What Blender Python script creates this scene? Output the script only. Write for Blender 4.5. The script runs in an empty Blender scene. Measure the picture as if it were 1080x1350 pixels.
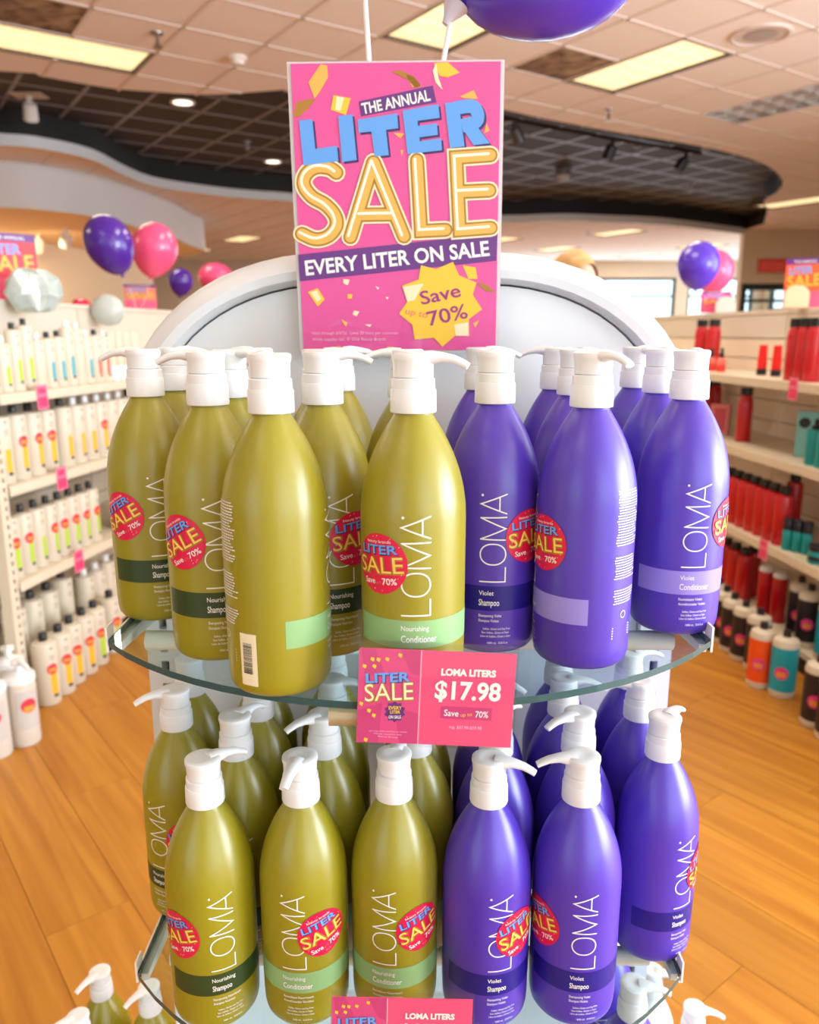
import bpy, math, random
from mathutils import Vector, Matrix
from mathutils.geometry import delaunay_2d_cdt

random.seed(7)
SC = bpy.context.scene
COL = SC.collection
PI = math.pi

# ------------------------------------------------------------------ camera
EYE = 1.30
FPX, W0, H0 = 1040.0, 1080.0, 1350.0
PITCH = math.atan(234 / 1040)
CT, ST = math.cos(PITCH), math.sin(PITCH)
cam_d = bpy.data.cameras.new('camera')
cam_d.sensor_fit = 'VERTICAL'
cam_d.sensor_height = 24.0
cam_d.sensor_width = 24.0
cam_d.lens = FPX / H0 * 24.0
cam_d.clip_start = 0.02
cam_d.clip_end = 200
cam_d.dof.use_dof = True
cam_d.dof.focus_distance = 0.68
cam_d.dof.aperture_fstop = 4.4
cam_o = bpy.data.objects.new('camera', cam_d)
cam_o.location = (0, 0, EYE)
cam_o.rotation_euler = (PI / 2 - PITCH, 0, 0)
COL.objects.link(cam_o)
SC.camera = cam_o

# ------------------------------------------------------------------ world, lights, exposure
wd = bpy.data.worlds.new('world')
SC.world = wd
wd.use_nodes = True
bg = wd.node_tree.nodes['Background']
bg.inputs[0].default_value = (0.80, 0.92, 1.0, 1)
bg.inputs[1].default_value = 3.0
SC.view_settings.view_transform = 'Standard'
SC.view_settings.look = 'None'
SC.view_settings.exposure = -0.2
SC.view_settings.gamma = 1.0
SC.view_settings.use_curve_mapping = False


def area_light(name, loc, rot, sx, sy, power, color):
    d = bpy.data.lights.new(name, 'AREA')
    d.shape = 'RECTANGLE'
    d.size, d.size_y = sx, sy
    d.energy = power
    d.color = color
    o = bpy.data.objects.new(name, d)
    o.location = loc
    o.rotation_euler = rot
    COL.objects.link(o)
    return o


# daylight entering through the shop windows behind and beside the photographer
DAY = (0.76, 0.88, 1.0)
area_light('daylight_window_back', (2.6, -2.85, 1.7), (PI / 2, 0, 0), 3.4, 2.6, 60, DAY)
area_light('daylight_window_back_left', (-3.2, -2.85, 1.7), (PI / 2, 0, 0), 2.9, 2.6, 14, DAY)
area_light('daylight_window_right', (5.5, -0.35, 1.65), (PI / 2, 0, PI / 2), 3.4, 2.6, 640, DAY)
area_light('daylight_window_right_next', (5.5, 3.7, 1.65), (PI / 2, 0, PI / 2), 3.7, 2.6, 200, DAY)
area_light('daylight_window_far', (4.6, 23.8, 1.8), (-PI / 2, 0, 0), 8.0, 2.4, 190, DAY)
area_light('daylight_window_far_right', (10.2, 20.0, 1.8), (PI / 2, 0, PI / 2), 6.5, 2.6, 190, DAY)
WARM = (1.0, 0.86, 0.68)


# ------------------------------------------------------------------ pixel to place
def ray(x, y):
    a = (x - W0 / 2) / FPX
    v = (y - H0 / 2) / FPX
    return Vector((a, CT - v * ST, -(ST + v * CT)))


def on_z(x, y, z):
    r = ray(x, y)
    t = (z - EYE) / r.z
    return Vector((r.x * t, r.y * t, z))


def on_y(x, y, Y):
    r = ray(x, y)
    t = Y / r.y
    return Vector((r.x * t, Y, EYE + r.z * t))


# ------------------------------------------------------------------ materials
def lin(c):
    c = c / 255.0
    return c / 12.92 if c <= 0.04045 else ((c + 0.055) / 1.055) ** 2.4


def rgb(r, g, b):
    return (lin(r), lin(g), lin(b), 1.0)


MATS = {}


def mat(name, col, rough=0.5, metal=0.0, spec=0.5, emit=None, estr=0.0, coat=0.0, sss=0.0, noise=None, bump=None):
    if name in MATS:
        return MATS[name]
    m = bpy.data.materials.new(name)
    m.use_nodes = True
    nt = m.node_tree
    b = nt.nodes['Principled BSDF']
    b.inputs['Base Color'].default_value = col
    b.inputs['Roughness'].default_value = rough
    b.inputs['Metallic'].default_value = metal
    b.inputs['Specular IOR Level'].default_value = spec
    b.inputs['Coat Weight'].default_value = coat
    b.inputs['Coat Roughness'].default_value = 0.22 if coat >= 0.35 else 0.05
    if emit:
        b.inputs['Emission Color'].default_value = emit
        b.inputs['Emission Strength'].default_value = estr
    if noise:
        scale, amt = noise
        tc = nt.nodes.new('ShaderNodeTexCoord')
        nz = nt.nodes.new('ShaderNodeTexNoise')
        nz.inputs['Scale'].default_value = scale
        nz.inputs['Detail'].default_value = 4
        rp = nt.nodes.new('ShaderNodeValToRGB')
        rp.color_ramp.elements[0].color = tuple(c * (1 - amt) for c in col[:3]) + (1,)
        rp.color_ramp.elements[1].color = tuple(min(1, c * (1 + amt)) for c in col[:3]) + (1,)
        rp.color_ramp.elements[0].position = 0.3
        rp.color_ramp.elements[1].position = 0.7
        nt.links.new(tc.outputs['Object'], nz.inputs['Vector'])
        nt.links.new(nz.outputs['Fac'], rp.inputs['Fac'])
        nt.links.new(rp.outputs['Color'], b.inputs['Base Color'])
    if bump:
        scale, st = bump
        tc = nt.nodes.new('ShaderNodeTexCoord')
        nz = nt.nodes.new('ShaderNodeTexNoise')
        nz.inputs['Scale'].default_value = scale
        bp = nt.nodes.new('ShaderNodeBump')
        bp.inputs['Strength'].default_value = st
        bp.inputs['Distance'].default_value = 0.002
        nt.links.new(tc.outputs['Object'], nz.inputs['Vector'])
        nt.links.new(nz.outputs['Fac'], bp.inputs['Height'])
        nt.links.new(bp.outputs['Normal'], b.inputs['Normal'])
    MATS[name] = m
    return m


def clear_mat(name, tint, gloss=0.08, rough=0.02):
    m = bpy.data.materials.new(name)
    m.use_nodes = True
    nt = m.node_tree
    nt.nodes.remove(nt.nodes['Principled BSDF'])
    out = nt.nodes['Material Output']
    tr = nt.nodes.new('ShaderNodeBsdfTransparent')
    tr.inputs[0].default_value = tint
    gl = nt.nodes.new('ShaderNodeBsdfGlossy')
    gl.inputs['Roughness'].default_value = rough
    fr = nt.nodes.new('ShaderNodeLayerWeight')
    fr.inputs['Blend'].default_value = 0.5
    pw = nt.nodes.new('ShaderNodeMath')
    pw.operation = 'POWER'
    pw.inputs[1].default_value = 4.0
    nt.links.new(fr.outputs['Facing'], pw.inputs[0])
    mul = nt.nodes.new('ShaderNodeMath')
    mul.operation = 'MULTIPLY_ADD'
    mul.inputs[1].default_value = 0.55
    mul.inputs[2].default_value = gloss * 0.6
    mul.use_clamp = True
    mx = nt.nodes.new('ShaderNodeMixShader')
    nt.links.new(pw.outputs[0], mul.inputs[0])
    nt.links.new(mul.outputs[0], mx.inputs[0])
    nt.links.new(tr.outputs[0], mx.inputs[1])
    nt.links.new(gl.outputs[0], mx.inputs[2])
    nt.links.new(mx.outputs[0], out.inputs['Surface'])
    MATS[name] = m
    return m


def plank_mat():
    m = bpy.data.materials.new('oak_plank')
    m.use_nodes = True
    nt = m.node_tree
    b = nt.nodes['Principled BSDF']
    b.inputs['Roughness'].default_value = 0.42
    tc = nt.nodes.new('ShaderNodeTexCoord')
    oi = nt.nodes.new('ShaderNodeObjectInfo')
    geo = nt.nodes.new('ShaderNodeNewGeometry')
    mp = nt.nodes.new('ShaderNodeMapping')
    mp.inputs['Scale'].default_value = (1.6, 26, 26)
    add = nt.nodes.new('ShaderNodeVectorMath')
    add.operation = 'ADD'
    mul = nt.nodes.new('ShaderNodeMath')
    mul.operation = 'MULTIPLY'
    mul.inputs[1].default_value = 37.0
    sm = nt.nodes.new('ShaderNodeMath')
    sm.operation = 'ADD'
    nt.links.new(oi.outputs['Random'], sm.inputs[0])
    nt.links.new(geo.outputs['Random Per Island'], sm.inputs[1])
    nt.links.new(sm.outputs[0], mul.inputs[0])
    nt.links.new(tc.outputs['Object'], mp.inputs['Vector'])
    nt.links.new(mp.outputs[0], add.inputs[0])
    nt.links.new(mul.outputs[0], add.inputs[1])
    nz = nt.nodes.new('ShaderNodeTexNoise')
    nz.inputs['Scale'].default_value = 1.0
    nz.inputs['Detail'].default_value = 6
    nz.inputs['Distortion'].default_value = 0.6
    nt.links.new(add.outputs[0], nz.inputs['Vector'])
    rp = nt.nodes.new('ShaderNodeValToRGB')
    rp.color_ramp.elements[0].color = rgb(166, 102, 20)
    rp.color_ramp.elements[0].position = 0.3
    rp.color_ramp.elements[1].color = rgb(196, 134, 42)
    rp.color_ramp.elements[1].position = 0.68
    nt.links.new(nz.outputs['Fac'], rp.inputs['Fac'])
    hs = nt.nodes.new('ShaderNodeHueSaturation')
    mr = nt.nodes.new('ShaderNodeMapRange')
    mr.inputs['From Max'].default_value = 2.0
    mr.inputs['To Min'].default_value = 0.84
    mr.inputs['To Max'].default_value = 1.14
    nt.links.new(sm.outputs[0], mr.inputs['Value'])
    nt.links.new(mr.outputs[0], hs.inputs['Value'])
    nt.links.new(rp.outputs['Color'], hs.inputs['Color'])
    nt.links.new(hs.outputs[0], b.inputs['Base Color'])
    MATS['oak_plank'] = m
    return m


def stain_mat():
    m = bpy.data.materials.new('stained_tile')
    m.use_nodes = True
    nt = m.node_tree
    b = nt.nodes['Principled BSDF']
    b.inputs['Roughness'].default_value = 0.9
    tc = nt.nodes.new('ShaderNodeTexCoord')
    nz = nt.nodes.new('ShaderNodeTexNoise')
    nz.inputs['Scale'].default_value = 4.5
    nz.inputs['Detail'].default_value = 6
    nz.inputs['Distortion'].default_value = 1.4
    rp = nt.nodes.new('ShaderNodeValToRGB')
    rp.color_ramp.elements[0].color = rgb(96, 72, 48)
    rp.color_ramp.elements[0].position = 0.36
    rp.color_ramp.elements[1].color = rgb(172, 148, 120)
    rp.color_ramp.elements[1].position = 0.62
    nt.links.new(tc.outputs['Object'], nz.inputs['Vector'])
    nt.links.new(nz.outputs['Fac'], rp.inputs['Fac'])
    nt.links.new(rp.outputs['Color'], b.inputs['Base Color'])
    MATS['stained_tile'] = m
    return m


plank_mat()
stain_mat()
CLEAR = clear_mat('clear_acrylic', (0.96, 0.97, 0.97, 1), 0.05)
GLASS = clear_mat('shelf_glass', (0.86, 0.94, 0.95, 1), 0.07)
WINGLASS = clear_mat('window_glass', (0.93, 0.97, 0.98, 1), 0.05)
FROST = clear_mat('frosted_film', (0.78, 0.82, 0.82, 1), 0.9, 0.25)

WHITE = mat('white_powder_coat', rgb(222, 224, 226), 0.42)
CREAM = mat('cream_powder_coat', rgb(238, 232, 220), 0.5)
CAP = mat('white_pump_plastic', rgb(234, 234, 234), 0.28)
BLACK = mat('black_plastic', rgb(22, 22, 24), 0.4)
BLACKP = mat('black_paint', rgb(30, 27, 28), 0.75)
DARK = mat('dark_void', rgb(18, 20, 24), 0.9)
OLIVE = mat('olive_bottle', rgb(148, 138, 24), 0.34, spec=0.75)
VIOLET = mat('violet_bottle', rgb(78, 50, 178), 0.34, spec=0.75)
INK_WHITE = mat('white_ink', rgb(240, 240, 235), 0.5)
INK_BLACK = mat('black_ink', rgb(25, 25, 25), 0.5)
DKGREEN = mat('dark_green_ink', rgb(44, 66, 30), 0.4)
PALEGREEN = mat('pale_green_ink', rgb(140, 182, 122), 0.4)
NAVY = mat('navy_ink', rgb(26, 14, 130), 0.4)
LAVENDER = mat('lavender_ink', rgb(152, 138, 224), 0.4)
STICK = mat('sticker_red_pink', rgb(222, 22, 74), 0.35)
PINK = mat('poster_pink', rgb(246, 84, 166), 0.45)
PINKCARD = mat('price_card_pink', rgb(246, 84, 134), 0.45)
PINKDARK = mat('price_card_dark_pink', rgb(214, 62, 128), 0.45)
PURPLE = mat('poster_purple', rgb(104, 44, 130), 0.45)
BLUE = mat('poster_blue', rgb(98, 164, 238), 0.45)
NAVYSH = mat('lettering_shadow', rgb(60, 30, 100), 0.45)
GOLD = mat('poster_gold', rgb(232, 182, 84), 0.42)
GOLDD = mat('poster_gold_dark', rgb(176, 124, 36), 0.42)
GOLDL = mat('poster_gold_light', rgb(250, 232, 190), 0.42)
YELLOW = mat('poster_yellow', rgb(250, 200, 56), 0.45)
MAGENTA = mat('poster_magenta', rgb(160, 38, 128), 0.45)
CORAL = mat('script_coral', rgb(236, 118, 112), 0.45)
EDGEG = mat('green_glass_edge', rgb(46, 84, 86), 0.15)


# ------------------------------------------------------------------ mesh builder
class MB:
    def __init__(s):
        s.v, s.f, s.m = [], [], []

    def add(s, vs, fs, mi=0):
        o = len(s.v)
        s.v += [tuple(p) for p in vs]
        for f in fs:
            s.f.append(tuple(i + o for i in f))
            s.m.append(mi)
        return s

    def box(s, x0, x1, y0, y1, z0, z1, mi=0, b=0.0):
        if b > 0:
            return s.prism([(x0 + b, y0), (x1 - b, y0), (x1, y0 + b), (x1, y1 - b), (x1 - b, y1), (x0 + b, y1), (x0, y1 - b), (x0, y0 + b)], z0, z1, mi)
        vs = [(x, y, z) for z in (z0, z1) for x, y in ((x0, y0), (x1, y0), (x1, y1), (x0, y1))]
        return s.add(vs, [(3, 2, 1, 0), (4, 5, 6, 7), (0, 1, 5, 4), (1, 2, 6, 5), (2, 3, 7, 6), (3, 0, 4, 7)], mi)

    def prism(s, poly, z0, z1, mi=0):
        n = len(poly)
        vs = [(x, y, z0) for x, y in poly] + [(x, y, z1) for x, y in poly]
        fs = [tuple(range(n - 1, -1, -1)), tuple(range(n, 2 * n))]
        fs += [(i, (i + 1) % n, n + (i + 1) % n, n + i) for i in range(n)]
        return s.add(vs, fs, mi)

    def lathe(s, prof, n=32, mi=0, cx=0, cy=0, cap0=True, cap1=True, ex=1.0, ey=1.0):
        vs, fs = [], []
        for r, z in prof:
            for k in range(n):
                a = 2 * PI * k / n
                vs.append((cx + r * ex * math.cos(a), cy + r * ey * math.sin(a), z))
        for j in range(len(prof) - 1):
            for k in range(n):
                k2 = (k + 1) % n
                fs.append((j * n + k, j * n + k2, (j + 1) * n + k2, (j + 1) * n + k))
        if cap0:
            fs.append(tuple(range(n - 1, -1, -1)))
        if cap1:
            o = (len(prof) - 1) * n
            fs.append(tuple(range(o, o + n)))
        return s.add(vs, fs, mi)

    def tube(s, pts, radii, n=10, mi=0, flat=1.0):
        pts = [Vector(p) for p in pts]
        if not isinstance(radii, (list, tuple)):
            radii = [radii] * len(pts)
        vs, fs = [], []
        up = Vector((0, 0, 1))
        for i, p in enumerate(pts):
            t = (pts[min(i + 1, len(pts) - 1)] - pts[max(i - 1, 0)]).normalized()
            a = t.cross(up)
            if a.length < 1e-4:
                a = t.cross(Vector((0, 1, 0)))
            a.normalize()
            b = a.cross(t).normalized()
            for k in range(n):
                q = 2 * PI * k / n
                vs.append(p + a * radii[i] * math.cos(q) + b * radii[i] * flat * math.sin(q))
        for i in range(len(pts) - 1):
            for k in range(n):
                k2 = (k + 1) % n
                fs.append((i * n + k, i * n + k2, (i + 1) * n + k2, (i + 1) * n + k))
        fs.append(tuple(range(n - 1, -1, -1)))
        o = (len(pts) - 1) * n
        fs.append(tuple(range(o, o + n)))
        return s.add(vs, fs, mi)

    def mesh(s, name, mats, smooth=None):
        me = bpy.data.meshes.new(name)
        me.from_pydata(s.v, [], s.f)
        for m in (mats if isinstance(mats, (list, tuple)) else [mats]):
            me.materials.append(m)
        me.polygons.foreach_set('material_index', s.m)
        me.update()
        if smooth:
            me.polygons.foreach_set('use_smooth', [True] * len(me.polygons))
            try:
                me.set_sharp_from_angle(angle=math.radians(smooth))
            except Exception:
                pass
        return me


def link(name, me, parent=None):
    o = bpy.data.objects.new(name, me)
    COL.objects.link(o)
    if parent is not None:
        o.parent = parent
    return o


def build(name, mb, mats, parent=None, smooth=None):
    return link(name, mb.mesh(name, mats, smooth), parent)


def tag(o, label, cat, group=None):
    o['label'] = label
    o['category'] = cat
    if group:
        o['group'] = group
    return o


def thing(name, label, cat, loc=(0, 0, 0), rz=0.0, group=None):
    o = bpy.data.objects.new(name, None)
    o.empty_display_size = 0.05
    COL.objects.link(o)
    o.location = loc
    o.rotation_euler = (0, 0, rz)
    return tag(o, label, cat, group)


def struct(o):
    o['kind'] = 'structure'
    return o


# ------------------------------------------------------------------ flat lettering helpers
_tc = {}


def text2d(s, bold=0.0, space=1.0):
    """flat outline of a string in font units, cap height about 0.73"""
    key = (s, bold, space)
    if key in _tc:
        return _tc[key]
    cu = bpy.data.curves.new('lettering', 'FONT')
    cu.body = s
    cu.size = 1.0
    cu.offset = bold
    cu.space_character = space
    cu.resolution_u = 3
    cu.fill_mode = 'FRONT'
    o = bpy.data.objects.new('lettering', cu)
    COL.objects.link(o)
    dg = bpy.context.evaluated_depsgraph_get()
    me = bpy.data.meshes.new_from_object(o.evaluated_get(dg))
    vs = [(v.co.x, v.co.y) for v in me.vertices]
    fs = [tuple(p.vertices) for p in me.polygons]
    bpy.data.meshes.remove(me)
    bpy.data.objects.remove(o)
    bpy.data.curves.remove(cu)
    _tc[key] = (vs, fs)
    return _tc[key]


def text_fit(s, x0, y0, x1, y1, h, bold=0.0, space=1.0):
    """string with its baseline from (x0,y0) to (x1,y1) and cap height h"""
    vs, fs = text2d(s, bold, space)
    ax = min(v[0] for v in vs)
    bx = max(v[0] for v in vs)
    d = Vector((x1 - x0, y1 - y0))
    L = d.length
    d.normalize()
    n = Vector((-d.y, d.x))
    out = []
    for x, y in vs:
        a = (x - ax) / (bx - ax) * L
        b = y / 0.73 * h
        out.append((x0 + d.x * a + n.x * b, y0 + d.y * a + n.y * b))
    return out, fs


def stroke(pts, w, closed=False, caps=True, step=None):
    """a line of width w through points, as flat quads"""
    P = [Vector(p) for p in pts]
    if step:
        Q = []
        for i in range(len(P) - (0 if closed else 1)):
            a, b = P[i], P[(i + 1) % len(P)]
            n = max(1, int((b - a).length / step))
            Q += [a + (b - a) * k / n for k in range(n)]
        if not closed:
            Q.append(P[-1])
        P = Q
    n = len(P)
    vs, fs = [], []
    for i in range(n):
        if closed:
            a, b = P[i - 1], P[(i + 1) % n]
        else:
            a, b = P[max(i - 1, 0)], P[min(i + 1, n - 1)]
        d1 = (P[i] - a)
        d2 = (b - P[i])
        d1 = d1.normalized() if d1.length > 1e-9 else d2.normalized()
        d2 = d2.normalized() if d2.length > 1e-9 else d1
        t = d1 + d2
        t = t.normalized() if t.length > 1e-6 else d1
        nn = Vector((-t.y, t.x))
        k = 1.0 / max(0.35, abs(nn.dot(Vector((-d1.y, d1.x)))))
        vs.append(tuple(P[i] + nn * w / 2 * k))
        vs.append(tuple(P[i] - nn * w / 2 * k))
    for i in range(n - (0 if closed else 1)):
        j = (i + 1) % n
        fs.append((2 * i, 2 * i + 1, 2 * j + 1, 2 * j))
    if caps and not closed:
        for e, sgn in ((0, -1), (n - 1, 1)):
            c = P[e]
            q = P[1] - P[0] if e == 0 else P[-1] - P[-2]
            a0 = math.atan2(q.y, q.x) + (PI if e == 0 else 0)
            o = len(vs)
            ring = [(c.x + w / 2 * math.cos(a0 + t), c.y + w / 2 * math.sin(a0 + t)) for t in [(-0.5 + k / 6) * PI for k in range(7)]]
            vs += ring
            fs.append(tuple(range(o, o + 7)))
    return vs, fs


def smooth_pts(pts, n=5, closed=False):
    P = [Vector(p) for p in pts]
    out = []
    N = len(P)
    for i in range(N if closed else N - 1):
        if closed:
            p0, p1, p2, p3 = P[i - 1], P[i], P[(i + 1) % N], P[(i + 2) % N]
        else:
            p0, p1, p2, p3 = P[max(i - 1, 0)], P[i], P[i + 1], P[min(i + 2, N - 1)]
        for k in range(n):
            t = k / n
            out.append(0.5 * ((2 * p1) + (p2 - p0) * t + (2 * p0 - 5 * p1 + 4 * p2 - p3) * t * t + (3 * p1 - p0 - 3 * p2 + p3) * t ** 3))
    if not closed:
        out.append(P[-1])
    return out


def ellipse(cx, cy, rx, ry, n=20):
    return [(cx + rx * math.cos(2 * PI * k / n), cy + ry * math.sin(2 * PI * k / n)) for k in range(n)]


class Flat:
    """flat print: pieces added with a material index at a depth, in the plane x right, z up, facing -y"""

    def __init__(s, fmap=None):
        s.mb = MB()
        s.fmap = fmap

    def put(s, vf, depth, mi=0):
        vs, fs = vf
        if s.fmap:
            vs = [s.fmap(*p) for p in vs]
        s.mb.add([(x, -depth, z) for x, z in vs], [fix(f, vs) for f in fs], mi)
        return s

    def poly(s, pts, depth, mi=0):
        return s.put((pts, [tuple(range(len(pts)))]), depth, mi)


def fix(f, vs):
    a = 0
    for i in range(len(f)):
        x0, y0 = vs[f[i]]
        x1, y1 = vs[f[(i + 1) % len(f)]]
        a += x0 * y1 - x1 * y0
    return f if a > 0 else tuple(reversed(f))

# ================================================================== STRUCTURE
CEIL = EYE + 2.08
REC = CEIL + 0.27
XL, XR, YB, YF = -9.6, 10.4, -3.0, 24.0
GA = math.radians(-34)
GU = Vector((math.sin(GA), math.cos(GA)))
GW = Vector((math.cos(GA), -math.sin(GA)))
TS = 0.61
n0 = on_z(903, 50, CEIL).xy
U0, WW0 = n0.dot(GU), n0.dot(GW)


def node(i, j):
    return GU * (U0 + i * TS) + GW * (WW0 + j * TS)


def cell_of(p):
    return (math.floor((p.dot(GU) - U0) / TS), math.floor((p.dot(GW) - WW0) / TS))


def project(p):
    d = p - Vector((0, 0, EYE))
    z = d.y * CT - d.z * ST
    if z < 0.05:
        return None
    return (W0 / 2 + FPX * d.x / z, H0 / 2 + FPX * (-d.z * CT - d.y * ST) / z, z)


def inside(p, poly):
    c = False
    n = len(poly)
    for i in range(n):
        a, b = poly[i], poly[i - 1]
        if (a[1] > p[1]) != (b[1] > p[1]) and p[0] < (b[0] - a[0]) * (p[1] - a[1]) / (b[1] - a[1]) + a[0]:
            c = not c
    return c


# ---- floor: a slab under laid oak planks
FM = MB().box(XL - 0.2, XR + 0.2, YB - 0.2, YF + 0.2, -0.12, -0.008)
floor = struct(build('floor', FM, mat('floor_screed', rgb(120, 84, 50), 0.8)))
PA = math.radians(-38)
PU = Vector((math.sin(PA), math.cos(PA)))
PW = Vector((math.cos(PA), -math.sin(PA)))
PL, PWD = 1.22, 0.19
planks = []
for j in range(-90, 170):
    off = (j * 0.437) % 1.0
    for i in range(-16, 28):
        c = PU * ((i + off) * PL) + PW * (j * PWD)
        if XL + 0.4 < c.x < XR - 0.4 and YB + 0.4 < c.y < YF - 0.4:
            q = project(Vector((c.x, c.y, 0)))
            vis = q is not None and -260 < q[0] < 1340 and 420 < q[1] < 1800
            # the stand hides what lies straight behind it
            if vis and 330 < q[0] < 780 and c.y > 1.1:
                vis = False
            planks.append((0 if vis else 1, c.length, c))
planks.sort(key=lambda t: (t[0], t[1]))
pm = MB().box(-PL / 2 + 0.0006, PL / 2 - 0.0006, -PWD / 2 + 0.0007, PWD / 2 - 0.0007, -0.008, 0.0, b=0.0015)
pme = pm.mesh('plank', MATS['oak_plank'])
prot = math.atan2(PU.y, PU.x)
for k, (_, _, c) in enumerate(planks[:300]):
    o = link('plank', pme, floor)
    o.location = (c.x, c.y, 0)
    o.rotation_euler = (0, 0, prot + (PI if k % 2 else 0))
rest = MB()
for _, _, c in planks[300:]:
    vs = [(c + PU * a * (PL / 2 - 0.0006) + PW * b * (PWD / 2 - 0.0007)) for a, b in ((-1, -1), (-1, 1), (1, 1), (1, -1))]
    ca, sa = math.cos(-prot), math.sin(-prot)
    loc = [(v.x * ca - v.y * sa, v.x * sa + v.y * ca) for v in vs]
    rest.add([(x, y, -0.008) for x, y in loc] + [(x, y, 0) for x, y in loc], [(7, 6, 5, 4), (0, 1, 5, 4), (1, 2, 6, 5), (2, 3, 7, 6), (3, 0, 4, 7)])
o = build('plank', rest, MATS['oak_plank'], floor)
o.rotation_euler = (0, 0, prot)
o['kind'] = 'stuff'

# ---- ceiling with a curved opening to a black upper ceiling
near_px = [(0, 95), (50, 101), (100, 110), (150, 118), (200, 122), (270, 126), (330, 123), (390, 119), (480, 119), (570, 127), (660, 145), (720, 158), (800, 173), (880, 186), (940, 197), (985, 209), (1010, 219), (1025, 230), (1031, 241), (1025, 252), (1011, 261), (1006, 268), (1012, 277)]
far_px = [(982, 303), (930, 296), (867, 289), (800, 286), (740, 284), (660, 286), (560, 279), (470, 268), (390, 258), (320, 253), (260, 246), (200, 236), (160, 220), (120, 200), (60, 186), (0, 180)]
near_e = [on_z(x, y, CEIL).xy for x, y in near_px]
far_e = [on_z(x, y, CEIL).xy for x, y in far_px]
BLKX, BLKY = far_e[0].x, far_e[0].y          # corner of the tan wall block on the right
near_s = smooth_pts([Vector((XL, 6.35)), Vector((-6.0, 6.7))] + near_e, 3)
far_s = smooth_pts(far_e + [Vector((-6.0, 8.9)), Vector((XL, 8.4))], 3)
hole = [tuple(p) for p in near_s] + [(BLKX, BLKY - 0.9)] + [tuple(p) for p in far_s]

TILE = mat('ceiling_tile', rgb(240, 231, 224), 0.9, noise=(60, 0.05), bump=(140, 0.35))
RAIL = mat('ceiling_rail', rgb(226, 214, 204), 0.55)
BTILE = mat('black_ceiling_tile', rgb(42, 43, 46), 0.7)
BRAIL = mat('black_ceiling_rail', rgb(128, 130, 138), 0.4)

used = {}                                     # cells taken by lights, louvres, stained tiles


def take(i0, i1, j0, j1, what):
    for i in range(i0, i1):
        for j in range(j0, j1):
            used[(i, j)] = what


troffers = []                                 # (i0, i1, j0, j1)


def troffer_cells(i0, i1, j0, j1):
    take(i0, i1, j0, j1, 'light')
    troffers.append((i0, i1, j0, j1))


troffer_cells(0, 2, 0, 1)


def node_of(px, py):
    p = on_z(px, py, CEIL).xy
    return (round((p.dot(GU) - U0) / TS), round((p.dot(GW) - WW0) / TS))


li, lj = node_of(225, 83)
troffer_cells(li, li + 1, lj - 2, lj)
lc = (li, lj - 1)
ti, tj = node_of(462, 37)
troffer_cells(ti - 2, ti, tj, tj + 1)
for px, py in [(830, 305), (322, 314), (668, 317), (755, 327), (850, 337), (945, 321), (262, 331), (1075, 262)]:
    c = cell_of(on_z(px, py, CEIL).xy)
    troffer_cells(c[0], c[0] + 2, c[1], c[1] + 1)
for X, Y in [(-1.8, 1.2), (1.6, 0.6), (-4.6, 3.4), (4.6, 3.6), (0.4, 3.7), (-1.0, -1.6), (3.4, -1.6)]:
    c = cell_of(Vector((X, Y)))
    troffer_cells(c[0], c[0] + 2, c[1], c[1] + 1)
_lv = node_of(945, 157)
louv = (_lv[0] - 1, _lv[1])
take(louv[0] - 1, louv[0] + 1, louv[1], louv[1] + 1, 'louvre')
used[(1, -1)] = 'stain'
used[(lc[0] - 1, lc[1] - 1)] = 'stain'

ceiling = struct(build('ceiling', MB().box(XL - 0.2, XR + 0.2, YB - 0.2, YF + 0.2, CEIL + 0.9, CEIL + 1.0), mat('roof_deck', rgb(120, 116, 112), 0.9)))
hv = [Vector(p) for p in hole]
he = [(k, (k + 1) % len(hole)) for k in range(len(hole))]
tiles = []
for i in range(-24, 46):
    for j in range(-32, 34):
        if used.get((i, j)) in ('light', 'louvre'):
            continue
        qs = [node(i, j), node(i + 1, j), node(i + 1, j + 1), node(i, j + 1)]
        c = (qs[0] + qs[2]) / 2
        if not (XL - 0.3 < c.x < XR + 0.3 and YB - 0.3 < c.y < YF + 0.3):
            continue
        ins = [inside(q, hole) for q in qs] + [inside(c, hole)]
        if all(ins):
            continue
        near_edge = any(ins) or min((h - c).length for h in hv) < 0.55
        tris = None
        if near_edge:
            sub = [k for k in range(len(hole)) if (hv[k] - c).length < 3.2]
            seg = [e for e in he if e[0] in sub or e[1] in sub]
            ids = sorted({k for e in seg for k in e})
            mp = {k: 4 + n for n, k in enumerate(ids)}
            r = delaunay_2d_cdt(qs + [hv[k] for k in ids], [(0, 1), (1, 2), (2, 3), (3, 0)] + [(mp[a], mp[b]) for a, b in seg], [], 0, 1e-5)
            tris = []
            for f in r[2]:
                cc = sum((r[0][k] for k in f), Vector((0, 0))) / len(f)
                if inside(cc, [tuple(q) for q in qs]) and not inside(cc, hole):
                    tris.append([r[0][k].copy() for k in f])
            if not tris:
                continue
        q = project(Vector((c.x, c.y, CEIL)))
        vis = q is not None and -60 < q[0] < 1140 and -60 < q[1] < 470
        if vis and 395 < q[0] < 650 and 85 < q[1]:
            vis = False
        tiles.append((0 if vis else 1, c.length, i, j, c, tris))
tiles.sort(key=lambda t: (t[0], t[1]))
g = 0.011
tme = MB().box(-TS / 2 + g, TS / 2 - g, -TS / 2 + g, TS / 2 - g, 0, 0.015).mesh('ceiling_tile', TILE)
sme = MB().box(-TS / 2 + g, TS / 2 - g, -TS / 2 + g, TS / 2 - g, 0, 0.015).mesh('stained_tile', MATS['stained_tile'])
grot = math.atan2(GU.y, GU.x)


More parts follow.
